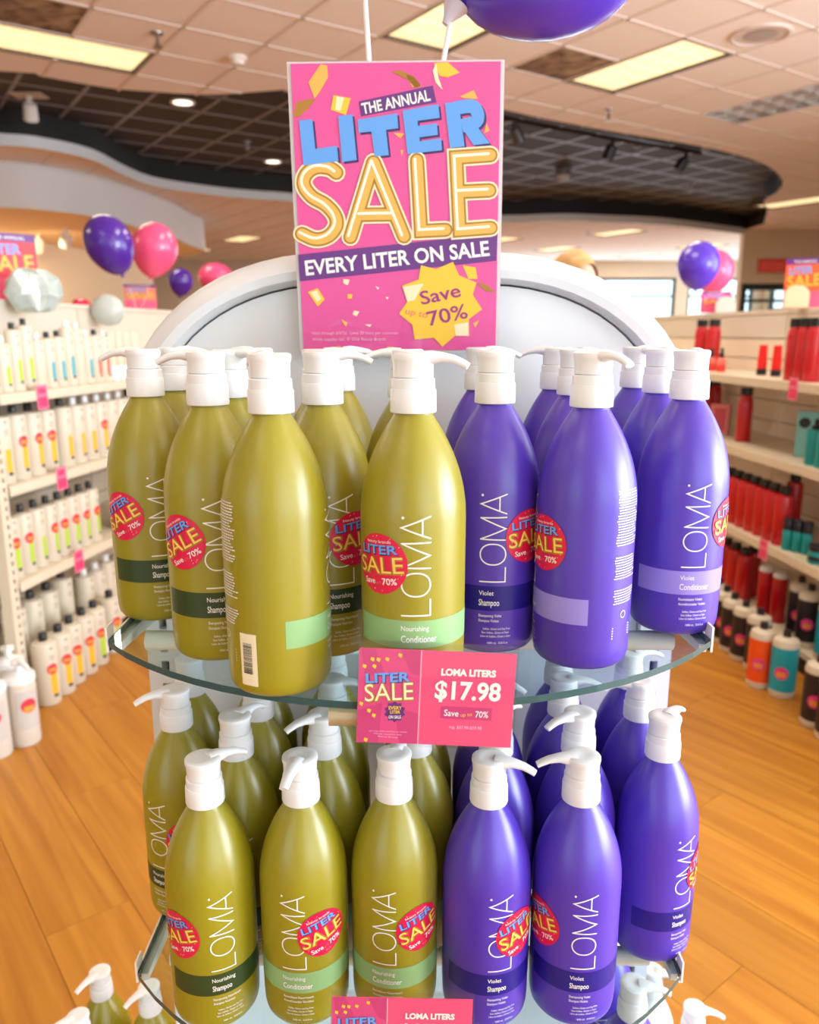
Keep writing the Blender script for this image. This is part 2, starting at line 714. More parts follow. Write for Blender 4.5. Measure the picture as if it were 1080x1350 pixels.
def tri_mesh(mb, tris):
    for t in tris:
        n = len(t)
        a = sum(t[k].x * t[(k + 1) % n].y - t[(k + 1) % n].x * t[k].y for k in range(n))
        f = tuple(range(n)) if a < 0 else tuple(reversed(range(n)))
        mb.add([(p.x, p.y, CEIL + 0.004) for p in t], [f])


tr_rest = MB()
for k, (_, _, i, j, c, tris) in enumerate(tiles):
    if k < 300:
        if tris is None:
            st = used.get((i, j)) == 'stain'
            o = link('ceiling_tile', sme if st else tme, ceiling)
            o.location = (c.x, c.y, CEIL + 0.004)
            o.rotation_euler = (0, 0, grot)
            if st:
                o['label'] = 'brown water-stained tile'
        else:
            m = MB()
            tri_mesh(m, tris)
            build('ceiling_tile', m, TILE, ceiling)
    else:
        if tris is None:
            tris = [[node(i, j), node(i, j + 1), node(i + 1, j + 1), node(i + 1, j)]]
        tri_mesh(tr_rest, tris)
o = build('ceiling_tile', tr_rest, TILE, ceiling)
o['kind'] = 'stuff'


def clip_line(p, d, lo, hi, ok, step=0.05):
    segs, cur = [], None
    t = lo
    while t <= hi:
        q = p + d * t
        if ok(q):
            cur = [t, t] if cur is None else [cur[0], t]
        elif cur:
            segs.append(cur)
            cur = None
        t += step
    if cur:
        segs.append(cur)
    return [s for s in segs if s[1] - s[0] > 0.1]


def in_room(q):
    return XL < q.x < XR and YB < q.y < YF and not inside(q, hole)


def light_cells(q):
    return used.get(cell_of(q)) in ('light', 'louvre')


def rails(origin_u, origin_w, ts, zz, okf, material, parent, wd=0.024, rng=60, th=0.004):
    for axis in (0, 1):
        m_all = MB()
        for k in range(-rng, rng):
            if axis == 0:
                p, d = GW * (origin_w + k * ts), GU
            else:
                p, d = GU * (origin_u + k * ts), GW
            side = Vector((-d.y, d.x))
            ok = lambda q: okf(q) and not (light_cells(q + side * 0.1) and light_cells(q - side * 0.1) and material is RAIL)
            m = MB()
            for a, b in clip_line(p, d, -30, 40, ok):
                A, B = p + d * (a - 0.03), p + d * (b + 0.03)
                sdx = side * wd / 2
                vs = [A - sdx, B - sdx, B + sdx, A + sdx]
                m.add([(v.x, v.y, zz - th) for v in vs] + [(v.x, v.y, zz + 0.006) for v in vs], [(3, 2, 1, 0), (0, 1, 5, 4), (1, 2, 6, 5), (2, 3, 7, 6), (3, 0, 4, 7)])
            if m.v:
                build('grid_rail', m, material, parent)


rails(U0, WW0, TS, CEIL + 0.002, in_room, RAIL, ceiling)

# black upper ceiling, its tiles and rails, and the black upstand around the opening
upper = struct(build('ceiling', MB().box(XL, XR, 5.0, YF - 3, REC + 0.03, REC + 0.06), BLACKP))


def in_recess(q):
    return inside(q, hole)


bt = MB().box(-TS / 2 + 0.012, TS / 2 - 0.012, -TS / 2 + 0.012, TS / 2 - 0.012, 0, 0.012).mesh('black_ceiling_tile', BTILE)
ctr_list = []
for i in range(-10, 40):
    for j in range(-32, 34):
        qs = [node(i, j), node(i + 1, j), node(i + 1, j + 1), node(i, j + 1)]
        if any(inside(q, hole) for q in qs):
            c = (qs[0] + qs[2]) / 2
            q = project(Vector((c.x, c.y, REC)))
            v = q is not None and -40 < q[0] < 1120 and not (400 < q[0] < 640)
            ctr_list.append((0 if v else 1, c.length, c))
ctr_list.sort(key=lambda t: (t[0], t[1]))
for _, _, c in ctr_list[:300]:
    o = link('ceiling_tile', bt, upper)
    o.location = (c.x, c.y, REC + 0.006)
    o.rotation_euler = (0, 0, grot)
if len(ctr_list) > 300:
    m = MB()
    for _, _, c in ctr_list[300:]:
        cs = [c + GU * a * 0.293 + GW * b * 0.293 for a, b in ((-1, -1), (-1, 1), (1, 1), (1, -1))]
        m.add([(v.x, v.y, REC + 0.006) for v in cs], [(0, 1, 2, 3)])
    o = build('ceiling_tile', m, BTILE, upper)
    o['kind'] = 'stuff'
rails(U0, WW0, TS, REC + 0.004, in_recess, BRAIL, upper, wd=0.04)


def curtain(poly, z0, z1, th=0.02, closed=False):
    """a thin upright band following a line"""
    m = MB()
    P = [Vector(p) for p in poly]
    n = len(P)
    N = []
    for i in range(n):
        t = (P[min(i + 1, n - 1)] - P[max(i - 1, 0)]).normalized()
        N.append(Vector((-t.y, t.x)))
    for i in range(n):
        a, b = P[i] + N[i] * th / 2, P[i] - N[i] * th / 2
        m.v += [(a.x, a.y, z0), (a.x, a.y, z1), (b.x, b.y, z1), (b.x, b.y, z0)]
    for i in range(n - 1):
        for k in range(4):
            k2 = (k + 1) % 4
            m.f.append((4 * i + k, 4 * i + k2, 4 * i + 4 + k2, 4 * i + 4 + k))
            m.m.append(0)
    m.add([m.v[k] for k in range(4)], [(0, 1, 2, 3)])
    m.add([m.v[-4 - 4 + k] for k in range(4)], [(3, 2, 1, 0)])
    return m


struct(build('trim_1', curtain(near_s, CEIL + 0.0, REC + 0.03), BLACKP, smooth=40))
struct(build('trim_2', curtain(far_s, CEIL + 0.03, REC + 0.03), BLACKP, smooth=40))
WTRIM = mat('white_trim_paint', rgb(222, 224, 224), 0.55)
struct(build('trim_3', curtain(far_s, CEIL - 0.09, CEIL + 0.03, 0.03), WTRIM, smooth=40))
struct(build('trim_4', MB().box(BLKX - 0.02, BLKX + 0.0, BLKY - 1.0, BLKY, CEIL, REC + 0.03), BLACKP))

# ---- dropped white soffit over the left department
SOFZ = EYE + 1.545
sof = [on_z(x, y, CEIL).xy for x, y in [(0, 213), (60, 219), (120, 230), (180, 250), (225, 268), (248, 282)]]
sof_line = smooth_pts([Vector((XL, 9.9)), Vector((-6.4, 10.2))] + sof + [sof[-1] + Vector((0.02, 0.9)), sof[-1] + Vector((-0.5, 1.9))], 4)
struct(build('trim_5', curtain(sof_line, SOFZ, CEIL + 0.003, 0.05), WTRIM, smooth=40))
sp = [tuple(p) for p in sof_line] + [(XL, 18.0)]
struct(build('ceiling', MB().prism(list(reversed(sp)), SOFZ + 0.001, SOFZ + 0.03), mat('soffit_paint', rgb(236, 208, 168), 0.8)))


# ---- walls
def wall_mesh(a, b, z0, z1, th, wins):
    """upright wall from a to b with openings given as (s0, s1, z0, z1) along it"""
    a, b = Vector(a), Vector(b)
    d = (b - a)
    L = d.length
    d.normalize()
    n = Vector((-d.y, d.x))
    m = MB()

    def blk(s0, s1, q0, q1):
        if s1 - s0 < 1e-4 or q1 - q0 < 1e-4:
            return
        c = [a + d * s0, a + d * s1, a + d * s1 + n * th, a + d * s0 + n * th]
        m.add([(v.x, v.y, q0) for v in c] + [(v.x, v.y, q1) for v in c], [(3, 2, 1, 0), (4, 5, 6, 7), (0, 1, 5, 4), (1, 2, 6, 5), (2, 3, 7, 6), (3, 0, 4, 7)])
    s = 0
    for s0, s1, q0, q1 in sorted(wins):
        blk(s, s0, z0, z1)
        blk(s0, s1, z0, q0)
        blk(s0, s1, q1, z1)
        s = s1
    blk(s, L, z0, z1)
    return m


win_n = [0]


def window(a, b, s0, s1, z0, z1, th, vbars=1, hbars=(), fw=0.07):
    win_n[0] += 1
    a, b = Vector(a), Vector(b)
    d = (b - a).normalized()
    o = bpy.data.objects.new('window_%d' % win_n[0], None)
    COL.objects.link(o)
    p = a + d * s0
    o.location = (p.x, p.y, z0)
    o.rotation_euler = (0, 0, math.atan2(d.y, d.x))
    o['kind'] = 'structure'
    w, h = s1 - s0, z1 - z0
    y0, y1 = th * 0.25, th * 0.75
    fr = MB()
    fr.box(0, fw, y0, y1, 0, h).box(w - fw, w, y0, y1, 0, h).box(fw, w - fw, y0, y1, 0, fw).box(fw, w - fw, y0, y1, h - fw, h)
    FRM = mat('window_frame', rgb(44, 60, 64), 0.4)
    build('window_frame', fr, FRM, o)
    for k in range(vbars):
        x = w * (k + 1) / (vbars + 1)
        build('mullion', MB().box(x - 0.03, x + 0.03, y0, y1, fw, h - fw), FRM, o)
    for hz in hbars:
        build('transom', MB().box(fw, w - fw, y0 - 0.005, y1 + 0.005, hz - 0.03, hz + 0.03), FRM, o)
    for k in range(vbars + 1):
        x0, x1 = w * k / (vbars + 1) + 0.03, w * (k + 1) / (vbars + 1) - 0.03
        build('pane', MB().box(x0, x1, th * 0.48, th * 0.52, fw, h - fw), WINGLASS, o)
    return o


WALL = mat('wall_beige_paint', rgb(216, 200, 178), 0.8, noise=(3, 0.02))
WALLW = mat('wall_warm_white_paint', rgb(240, 226, 200), 0.8)
HW = EYE + 1.10
# far shop front
fa, fb = (XL, YF), (XR, YF)
wf = [(13.2, on_y(890, 400, YF).x - XL, 0.4, EYE + 1.62), (on_y(906, 400, YF).x - XL, XR - XL - 0.3, 0.4, EYE + 1.62)]
struct(build('wall_far', wall_mesh(fa, fb, 0, CEIL + 0.9, 0.2, wf), WALL))
for w_ in wf:
    window(fa, fb, *w_, 0.2, vbars=1, hbars=(2.0,))
# tan wall block on the right with its own windows
ra, rb = (BLKX, BLKY), (XR, BLKY)
hd = EYE + 0.0606 * BLKY
wr = [(0.04, 1.75, 0.5, hd), (1.9, XR - BLKX - 0.1, 0.5, hd)]
struct(build('wall_right_block', wall_mesh(ra, rb, 0, CEIL + 0.9, 0.2, wr), WALL))
for w_ in wr:
    window(ra, rb, *w_, 0.2, vbars=0, hbars=(hd - 0.5 - 0.34,), fw=0.13)
# right, back and left sides of the shop
XN, YJ = 5.6, 8.8                              # unseen near wall drawn inward to bring its window light closer
xa, xb = (XN, YB), (XN, YJ)
ws = [(0.9, 4.4, 0.3, 3.0), (4.8, 8.6, 0.3, 3.0)]
struct(build('wall_right', wall_mesh(xb, xa, 0, CEIL + 0.9, 0.2, [(YJ - YB - s1, YJ - YB - s0, q0, q1) for s0, s1, q0, q1 in ws]), WALL))
for s0, s1, q0, q1 in ws:
    window(xb, xa, YJ - YB - s1, YJ - YB - s0, q0, q1, 0.2, vbars=1, hbars=(1.9,))
struct(build('wall_right_jog', wall_mesh((XR + 0.2, YJ), (XN + 0.2, YJ), 0, CEIL + 0.9, 0.2, []), WALL))
struct(build('wall_right_middle', wall_mesh((XR, BLKY), (XR, YJ - 0.2), 0, CEIL + 0.9, 0.2, []), WALL))
wq = [(0.3, 3.4, 0.1, 3.1), (3.7, YF - BLKY - 0.4, 0.1, 3.1)]
struct(build('wall_right_far', wall_mesh((XR, YF), (XR, BLKY + 0.2), 0, CEIL + 0.9, 0.2, wq), WALL))
for w_ in wq:
    window((XR, YF), (XR, BLKY + 0.2), *w_, 0.2, vbars=1, hbars=(1.9,))
ba, bb = (XN + 0.2, YB), (XL, YB)
wb = [(1.2, 4.8, 0.3, 3.0), (7.4, 10.4, 0.3, 3.0)]
struct(build('wall_back', wall_mesh(ba, bb, 0, CEIL + 0.9, 0.2, wb), WALL))
for w_ in wb:
    window(ba, bb, *w_, 0.2, vbars=2, hbars=(1.9,))
struct(build('wall_left', wall_mesh((XL, YB), (XL, YF), 0, CEIL + 0.9, 0.2, []), WALLW))
# angled back wall of the left department
la, lb = on_z(-60, 306, SOFZ).xy, on_z(200, 340, SOFZ).xy
dd = (lb - la).normalized()
la2 = la - dd * 3.0
struct(build('wall_left_department', wall_mesh(la2, lb, 0, SOFZ, 0.15, []), WALLW))

# ================================================================== CEILING FIXTURES
DIFF = mat('lit_diffuser', rgb(255, 240, 190), 0.6, emit=(1.0, 0.80, 0.44, 1), estr=1.15)
LFRAME = mat('light_frame', rgb(92, 84, 70), 0.6)
tro_labels = ['lit ceiling light panel right of the poster beside a stained tile', 'lit ceiling light panel at the left edge beside a stained tile',
              'lit ceiling light panel above the poster behind the big purple balloon',
              'lit ceiling light panel in the far ceiling, left of the purple and pink balloon pair', 'lit ceiling light panel in the far ceiling left of the poster',
              'lit ceiling light panel just right of the poster in the far ceiling', 'lit ceiling light panel above the blonde hair in the far ceiling',
              'farthest lit ceiling light panel near the far wall', 'lit ceiling light panel above the tan wall corner', 'small lit ceiling panel beyond the curved white soffit end',
              'lit ceiling light panel at the right edge past the black ceiling']
for k, (i0, i1, j0, j1) in enumerate(troffers):
    c = (node(i0, j0) + node(i1, j1)) / 2
    la_, lb_ = (i1 - i0) * TS, (j1 - j0) * TS
    lab = tro_labels[k] if k < len(tro_labels) else ['lit ceiling light panel above the left front of the display', 'lit ceiling light panel above the right front of the display', 'lit ceiling light panel above the left aisle near the camera', 'lit ceiling light panel above the right aisle near the windows', 'lit ceiling light panel straight above the display stand', 'lit ceiling light panel behind the camera to the left', 'lit ceiling light panel behind the camera to the right'][k - len(tro_labels)]
    t = thing('ceiling_light', lab, 'ceiling light', (c.x, c.y, CEIL), grot, 'recessed ceiling lights')
    a, b = la_ / 2 - 0.008, lb_ / 2 - 0.008
    fr = MB()
    for x0, x1, y0, y1 in ((-a, a, -b, -b + 0.02), (-a, a, b - 0.02, b), (-a, -a + 0.02, -b + 0.02, b - 0.02), (a - 0.02, a, -b + 0.02, b - 0.02)):
        fr.box(x0, x1, y0, y1, -0.003, 0.09)
    fr.box(-a, a, -b, b, 0.09, 0.10)
    build('frame', fr, LFRAME, t)
    d = MB()
    nx, ny = max(1, round(la_ / 0.203)), max(1, round(lb_ / 0.203))
    sx, sy = (2 * a - 0.04) / nx, (2 * b - 0.04) / ny
    for ix in range(nx):
        for iy in range(ny):
            x0, y0 = -a + 0.02 + ix * sx, -b + 0.02 + iy * sy
            q = 0.02
            d.add([(x0, y0, 0.022), (x0 + sx, y0, 0.022), (x0 + sx, y0 + sy, 0.022), (x0, y0 + sy, 0.022),
                   (x0 + q, y0 + q, 0.012), (x0 + sx - q, y0 + q, 0.012), (x0 + sx - q, y0 + sy - q, 0.012), (x0 + q, y0 + sy - q, 0.012)],
                  [(7, 6, 5, 4), (4, 5, 1, 0), (5, 6, 2, 1), (6, 7, 3, 2), (7, 4, 0, 3)])
    build('diffuser', d, DIFF, t)
    lo = area_light('ceiling_light_glow', (c.x, c.y, CEIL - 0.02), (0, 0, grot), la_ - 0.06, lb_ - 0.06, (12 if c.y < 2.5 else 42) if c.y < 12 else 45, WARM)

# unlit louvred panel
c = (node(louv[0] - 1, louv[1]) + node(louv[0] + 1, louv[1] + 1)) / 2
t = thing('ceiling_light', 'unlit louvred ceiling light with a metal cell grid at the right', 'ceiling light', (c.x, c.y, CEIL), grot, 'recessed ceiling lights')
a, b = TS - 0.008, TS / 2 - 0.008
fr = MB()
for x0, x1, y0, y1 in ((-a, a, -b, -b + 0.015), (-a, a, b - 0.015, b), (-a, -a + 0.015, -b + 0.015, b - 0.015), (a - 0.015, a, -b + 0.015, b - 0.015)):
    fr.box(x0, x1, y0, y1, -0.003, 0.11)
fr.box(-a, a, -b, b, 0.10, 0.11)
build('frame', fr, mat('louvre_metal', rgb(200, 198, 196), 0.3, metal=0.6), t)
for k in range(1, 6):
    x = -a + 2 * a * k / 6
    build('louvre', MB().add([(x - 0.012, -b, 0.0), (x + 0.012, -b, 0.0), (x + 0.035, -b, 0.09), (x - 0.035, -b, 0.09), (x - 0.012, b, 0.0), (x + 0.012, b, 0.0), (x + 0.035, b, 0.09), (x - 0.035, b, 0.09)],
                             [(0, 1, 5, 4), (1, 2, 6, 5), (3, 0, 4, 7), (2, 3, 7, 6)]), MATS['louvre_metal'], t)
for y in (-b / 3, b / 3):
    build('louvre', MB().add([(-a, y - 0.012, 0), (a, y - 0.012, 0), (a, y + 0.012, 0), (-a, y + 0.012, 0), (-a, y - 0.035, 0.09), (a, y - 0.035, 0.09), (a, y + 0.035, 0.09), (-a, y + 0.035, 0.09)],
                             [(3, 2, 1, 0), (0, 1, 5, 4), (2, 3, 7, 6)]), MATS['louvre_metal'], t)


def at_ceiling(px, py, z):
    return on_z(px, py, z)


# speaker
p = at_ceiling(1003, 46, CEIL)
t = thing('ceiling_speaker', 'round pale ceiling speaker at the upper right', 'speaker', (p.x, p.y, CEIL), 0)
build('bezel', MB().lathe([(0.21, 0.004), (0.205, -0.010), (0.185, -0.012), (0.18, -0.004)], 40, cap1=False, cap0=False), mat('speaker_bezel', rgb(214, 200, 190), 0.5), t, 40)
build('grille', MB().lathe([(0.18, -0.004), (0.11, -0.002)], 40, cap0=False, cap1=False), mat('speaker_ring', rgb(206, 190, 178), 0.7), t, 40)
build('cone', MB().lathe([(0.11, -0.006), (0.03, -0.008), (0.002, -0.009)], 40, cap0=False), mat('speaker_mesh', rgb(170, 160, 152), 0.7), t, 40)


def sprinkler(px, py, z, lab, m=None):
    p = at_ceiling(px, py, z)
    t = thing('sprinkler_head', lab, 'sprinkler', (p.x, p.y, z), 0, 'ceiling sprinklers')
    mm = m or mat('sprinkler_chrome', rgb(150, 140, 130), 0.3, metal=0.8)
    build('plate', MB().lathe([(0.045, 0.004), (0.042, -0.006), (0.02, -0.010)], 20), mm, t, 40)
    build('stem', MB().lathe([(0.014, -0.008), (0.012, -0.055), (0.020, -0.07), (0.02, -0.08)], 12), mm, t, 40)
    build('deflector', MB().lathe([(0.012, -0.08), (0.034, -0.088), (0.034, -0.092), (0.01, -0.094)], 16), mm, t, 40)


sprinkler(207, 44, CEIL, 'metal sprinkler head beside the left light panel')
sprinkler(803, 145, CEIL, 'metal sprinkler head below the right light panel')
GREYS = mat('sprinkler_grey', rgb(150, 150, 155), 0.4)
sprinkler(326, 187, REC, 'small sprinkler head in the black ceiling left of the poster', GREYS)
sprinkler(840, 194, REC, 'pale sprinkler head in the black ceiling between two track spotlights', GREYS)
sprinkler(910, 246, REC, 'pale sprinkler head near the curved end of the black ceiling', GREYS)
sprinkler(775, 305, CEIL, 'tiny sprinkler head in the far ceiling right of the poster')

p = at_ceiling(313, 76, CEIL)
t = thing('smoke_detector', 'white round smoke detector on the tan ceiling', 'smoke detector', (p.x, p.y, CEIL), 0)
build('base', MB().lathe([(0.075, 0.004), (0.075, -0.018), (0.07, -0.022)], 24), mat('detector_white', rgb(232, 222, 210), 0.5), t, 40)
build('sensor', MB().lathe([(0.055, -0.022), (0.055, -0.034), (0.045, -0.05), (0.01, -0.055)], 24), MATS['detector_white'], t, 40)

# downlights in the black ceiling
LAMP = mat('lamp_glow', rgb(255, 246, 225), 0.5, emit=(1, 0.93, 0.78, 1), estr=3.0)
for px, py, lab in [(241, 135, 'round recessed downlight in the black ceiling near the tan edge'), (360, 213, 'round recessed downlight beside the left edge of the poster')]:
    p = on_z(px, py, REC)
    t = thing('downlight', lab, 'ceiling light', (p.x, p.y, REC), 0, 'round downlights')
    build('trim_ring', MB().lathe([(0.13, 0.004), (0.13, -0.008), (0.10, -0.006), (0.095, 0.0)], 32, cap0=False, cap1=False), mat('downlight_ring', rgb(230, 226, 218), 0.4), t, 40)
    build('lens', MB().lathe([(0.098, -0.003), (0.05, -0.004), (0.004, -0.004)], 32, cap0=False), LAMP, t, 40)


def spot(px, py, z, lab, head_m, plate_m, aim, size=1.0, track=False):
    p = on_z(px, py, z)
    t = thing('spotlight', lab, 'spotlight', (p.x, p.y, z), 0, 'ceiling spotlights')
    if plate_m:
        build('mounting_plate', MB().box(-0.16 * size, 0.16 * size, -0.1 * size, 0.1 * size, -0.012, 0.0), plate_m, t)
    build('stem', MB().box(-0.02, 0.02, -0.02, 0.02, -0.12 * size, 0.0), head_m, t)
    h = MB().lathe([(0.03, 0.0), (0.06, -0.015), (0.068, -0.06), (0.072, -0.17), (0.066, -0.172), (0.06, -0.16)], 24, cap1=False)
    ho = build('lamp_head', h, head_m, t, 40)
    ho.location = (0, 0, -0.07 * size)
    ho.rotation_euler = aim
    ho.scale = (size,) * 3
    build('lens', MB().lathe([(0.06, -0.158), (0.03, -0.163), (0.003, -0.164)], 24, cap0=False), LAMP if not track or track == 'lit' else mat('unlit_lens', rgb(150, 150, 150), 0.2), ho, 40)


SPW = mat('spot_white', rgb(232, 228, 220), 0.4)
spot(38, 125, REC, 'white spotlight on a square plate in the black ceiling', SPW, mat('plate_beige', rgb(196, 182, 168), 0.6), (0.5, 0.25, 0), 1.0)
spot(170, 205, CEIL + 0.26, 'small lit spotlight at the white edge of the black ceiling', SPW, None, (0.5, 0.1, 0), 0.9)
# track and its lamps along the near edge on the right
trk = [on_z(x, y + 5, REC - 0.02).xy for x, y in [(655, 147), (720, 160), (800, 175), (880, 188), (925, 196)]]
t = thing('light_track', 'black lighting track along the edge of the black ceiling', 'light track', (trk[0].x, trk[0].y, REC - 0.03), 0)
tb = MB()
for a, b in zip(trk[:-1], trk[1:]):
    tb.tube([(a.x - trk[0].x, a.y - trk[0].y, 0.0), (b.x - trk[0].x, b.y - trk[0].y, 0.0)], 0.022, 4)
build('rail', tb, BLACK, t)
build('hanger', MB().box(-0.01, 0.01, -0.01, 0.01, 0.0, 0.03), BLACK, t)
spot(678, 158, REC - 0.05, 'dark track spotlight right beside the poster', mat('spot_grey', rgb(70, 66, 66), 0.4), None, (0.3, -0.5, 0), 1.0, True)
spot(808, 182, REC - 0.05, 'lit black track spotlight in the middle of the black ceiling edge', BLACK, None, (0.35, 0.25, 0), 1.0, 'lit')
spot(905, 200, REC - 0.05, 'unlit black track spotlight nearest the curved end', BLACK, None, (0.3, 0.5, 0), 1.0, True)
p = on_z(743, 222, REC)
t = thing('security_camera', 'grey dome security camera on the black ceiling', 'camera', (p.x, p.y, REC), 0)
build('housing', MB().lathe([(0.11, 0.004), (0.11, -0.08), (0.10, -0.1)], 28), mat('camera_grey', rgb(84, 80, 82), 0.5), t, 40)
build('dome', MB().lathe([(0.095, -0.1), (0.085, -0.14), (0.05, -0.175), (0.005, -0.185)], 28, cap0=False), mat('camera_dome', rgb(170, 165, 165), 0.15), t, 60)
# spots under the soffit
for px, py, lab in [(50, 309, 'warm lit spotlight under the white soffit at the far left'), (86, 301, 'warm lit spotlight under the white soffit nearer its edge')]:
    spot(px, py, SOFZ, lab, SPW, None, (0.7, 0.5, 0), 1.2)
for X, Y in [(-5.6, 12.2), (-7.0, 11.6)]:
    area_light('soffit_spot_glow', (X, Y, SOFZ - 0.25), (0.5, 0, 0), 0.4, 0.4, 60, (1.0, 0.74, 0.42))

# ================================================================== DISPLAY STAND
SY = 0.965                                   # front of the back panel
SHZ = [EYE - 0.271, EYE - 0.628, EYE - 1.000]  # tops of the glass shelves
HWD = 0.343
stand = thing('display_stand', 'white display stand with an arched header holding glass shelves of liter bottles', 'display stand', (0.0, SY, 0))


def arch_poly(hw, ztop, ca, cb, zbot, n=14):
    pts = [(-hw, zbot), (hw, zbot)]
    for k in range(n + 1):
        a = PI / 2 * k / n
        pts.append((hw - ca + ca * math.cos(a), ztop - cb + cb * math.sin(a)))
    for k in range(n + 1):
        a = PI / 2 + PI / 2 * k / n
        pts.append((-hw + ca + ca * math.cos(a), ztop - cb + cb * math.sin(a)))
    return pts


def ring_loft(polys_y, close_front=True):
    """loft loops (poly in x,z at depth y), first loop closed as the front"""
    m = MB()
    n = len(polys_y[0][0])
    for poly, y in polys_y:
        m.v += [(x, y, z) for x, z in poly]
    for j in range(len(polys_y) - 1):
        for i in range(n):
            i2 = (i + 1) % n
            m.f.append((j * n + i, j * n + i2, (j + 1) * n + i2, (j + 1) * n + i))
            m.m.append(0)
    return m


HT = EYE + 0.094
HB = EYE - 0.20
outer = arch_poly(HWD, HT, 0.25, 0.19, HB)
def shrink(d):
    return arch_poly(HWD - d, HT - d * 0.95, 0.25 - d, 0.19 - d * 0.8, HB)
hm = ring_loft([(shrink(0.038), 0.006), (shrink(0.038), -0.012), (shrink(0.032), -0.022), (shrink(0.022), -0.024), (shrink(0.008), -0.014), (outer, 0.004), (outer, 0.040), (shrink(0.01), 0.055), (shrink(0.03), 0.06)])
n = len(outer)
hm.f.append(tuple(range(len(hm.v) - n, len(hm.v))))
hm.m.append(0)
build('header_frame', hm, WHITE, stand, 35)
ip = shrink(0.0405)
ipm = MB()
ipm.v = [(x, -0.008, z) for x, z in ip] + [(x, 0.004, z) for x, z in ip]
ni = len(ip)
ipm.f = [tuple(range(ni))] + [(i, ni + i, ni + (i + 1) % ni, (i + 1) % ni) for i in range(ni)]
ipm.m = [0] * len(ipm.f)
build('header_panel', ipm, WHITE, stand, 35)
for x, z in ((-0.13, HT - 0.037), (0.152, HT - 0.037)):
    build('screw', MB().lathe([(0.003, -0.001), (0.003, 0.001)], 10), mat('screw_steel', rgb(90, 90, 95), 0.3, metal=0.8), stand).location = (x, -0.011, z)
build('back_panel', MB().box(-0.295, 0.295, 0.004, 0.03, 0.05, HB + 0.004), mat('back_panel_white', rgb(226, 230, 234), 0.5), stand)
for k in range(3):
    z = [EYE - 0.30, EYE - 0.66, EYE - 1.04][k]
    build('panel_batten', MB().box(-0.295, 0.295, -0.004, 0.004, z - 0.05, z - 0.02), WHITE, stand)
for sx in (-1, 1):
    u = MB()
    x0, x1 = sorted((sx * 0.296, sx * 0.338))
    sl0, sl1 = sorted((sx * 0.311, sx * 0.321))
    ztop, zb = HB, 0.02
    u.box(x0, sl0, -0.012, 0.03, zb, ztop)
    u.box(sl1, x1, -0.012, 0.03, zb, ztop)
    z = zb
    while z < ztop:
        u.box(sl0, sl1, -0.012, 0.0, z, min(z + 0.012, ztop))
        z += 0.031
    up = build('upright', u, WHITE, stand)
    build('slot_back', MB().box(sl0, sl1, 0.012, 0.02, zb, ztop), DARK, up)
bd = MB().prism([(-0.52, -0.42), (0.52, -0.42), (0.56, -0.38), (0.56, 0.11), (0.52, 0.15), (-0.52, 0.15), (-0.56, 0.11), (-0.56, -0.38)], 0.05, 0.07)
build('base_deck', bd, WHITE, stand)
build('plinth', MB().box(-0.5, 0.5, -0.36, 0.12, 0.0, 0.05), mat('plinth_grey', rgb(150, 150, 152), 0.6), stand)
BASE_Z = 0.07

# glass shelves
GW_, GF, GC, GB = 0.273, 0.548, 0.672, 0.925   # half width, front centre, corners, back
sag = GC - GF
RR = (GW_ ** 2 + sag ** 2) / (2 * sag)


def shelf_outline(n=22, grow=0.0):
    pts = []
    for k in range(n + 1):
        x = -GW_ + 2 * GW_ * k / n
        pts.append((x, GF + RR - math.sqrt(RR * RR - x * x) - grow))
    return pts


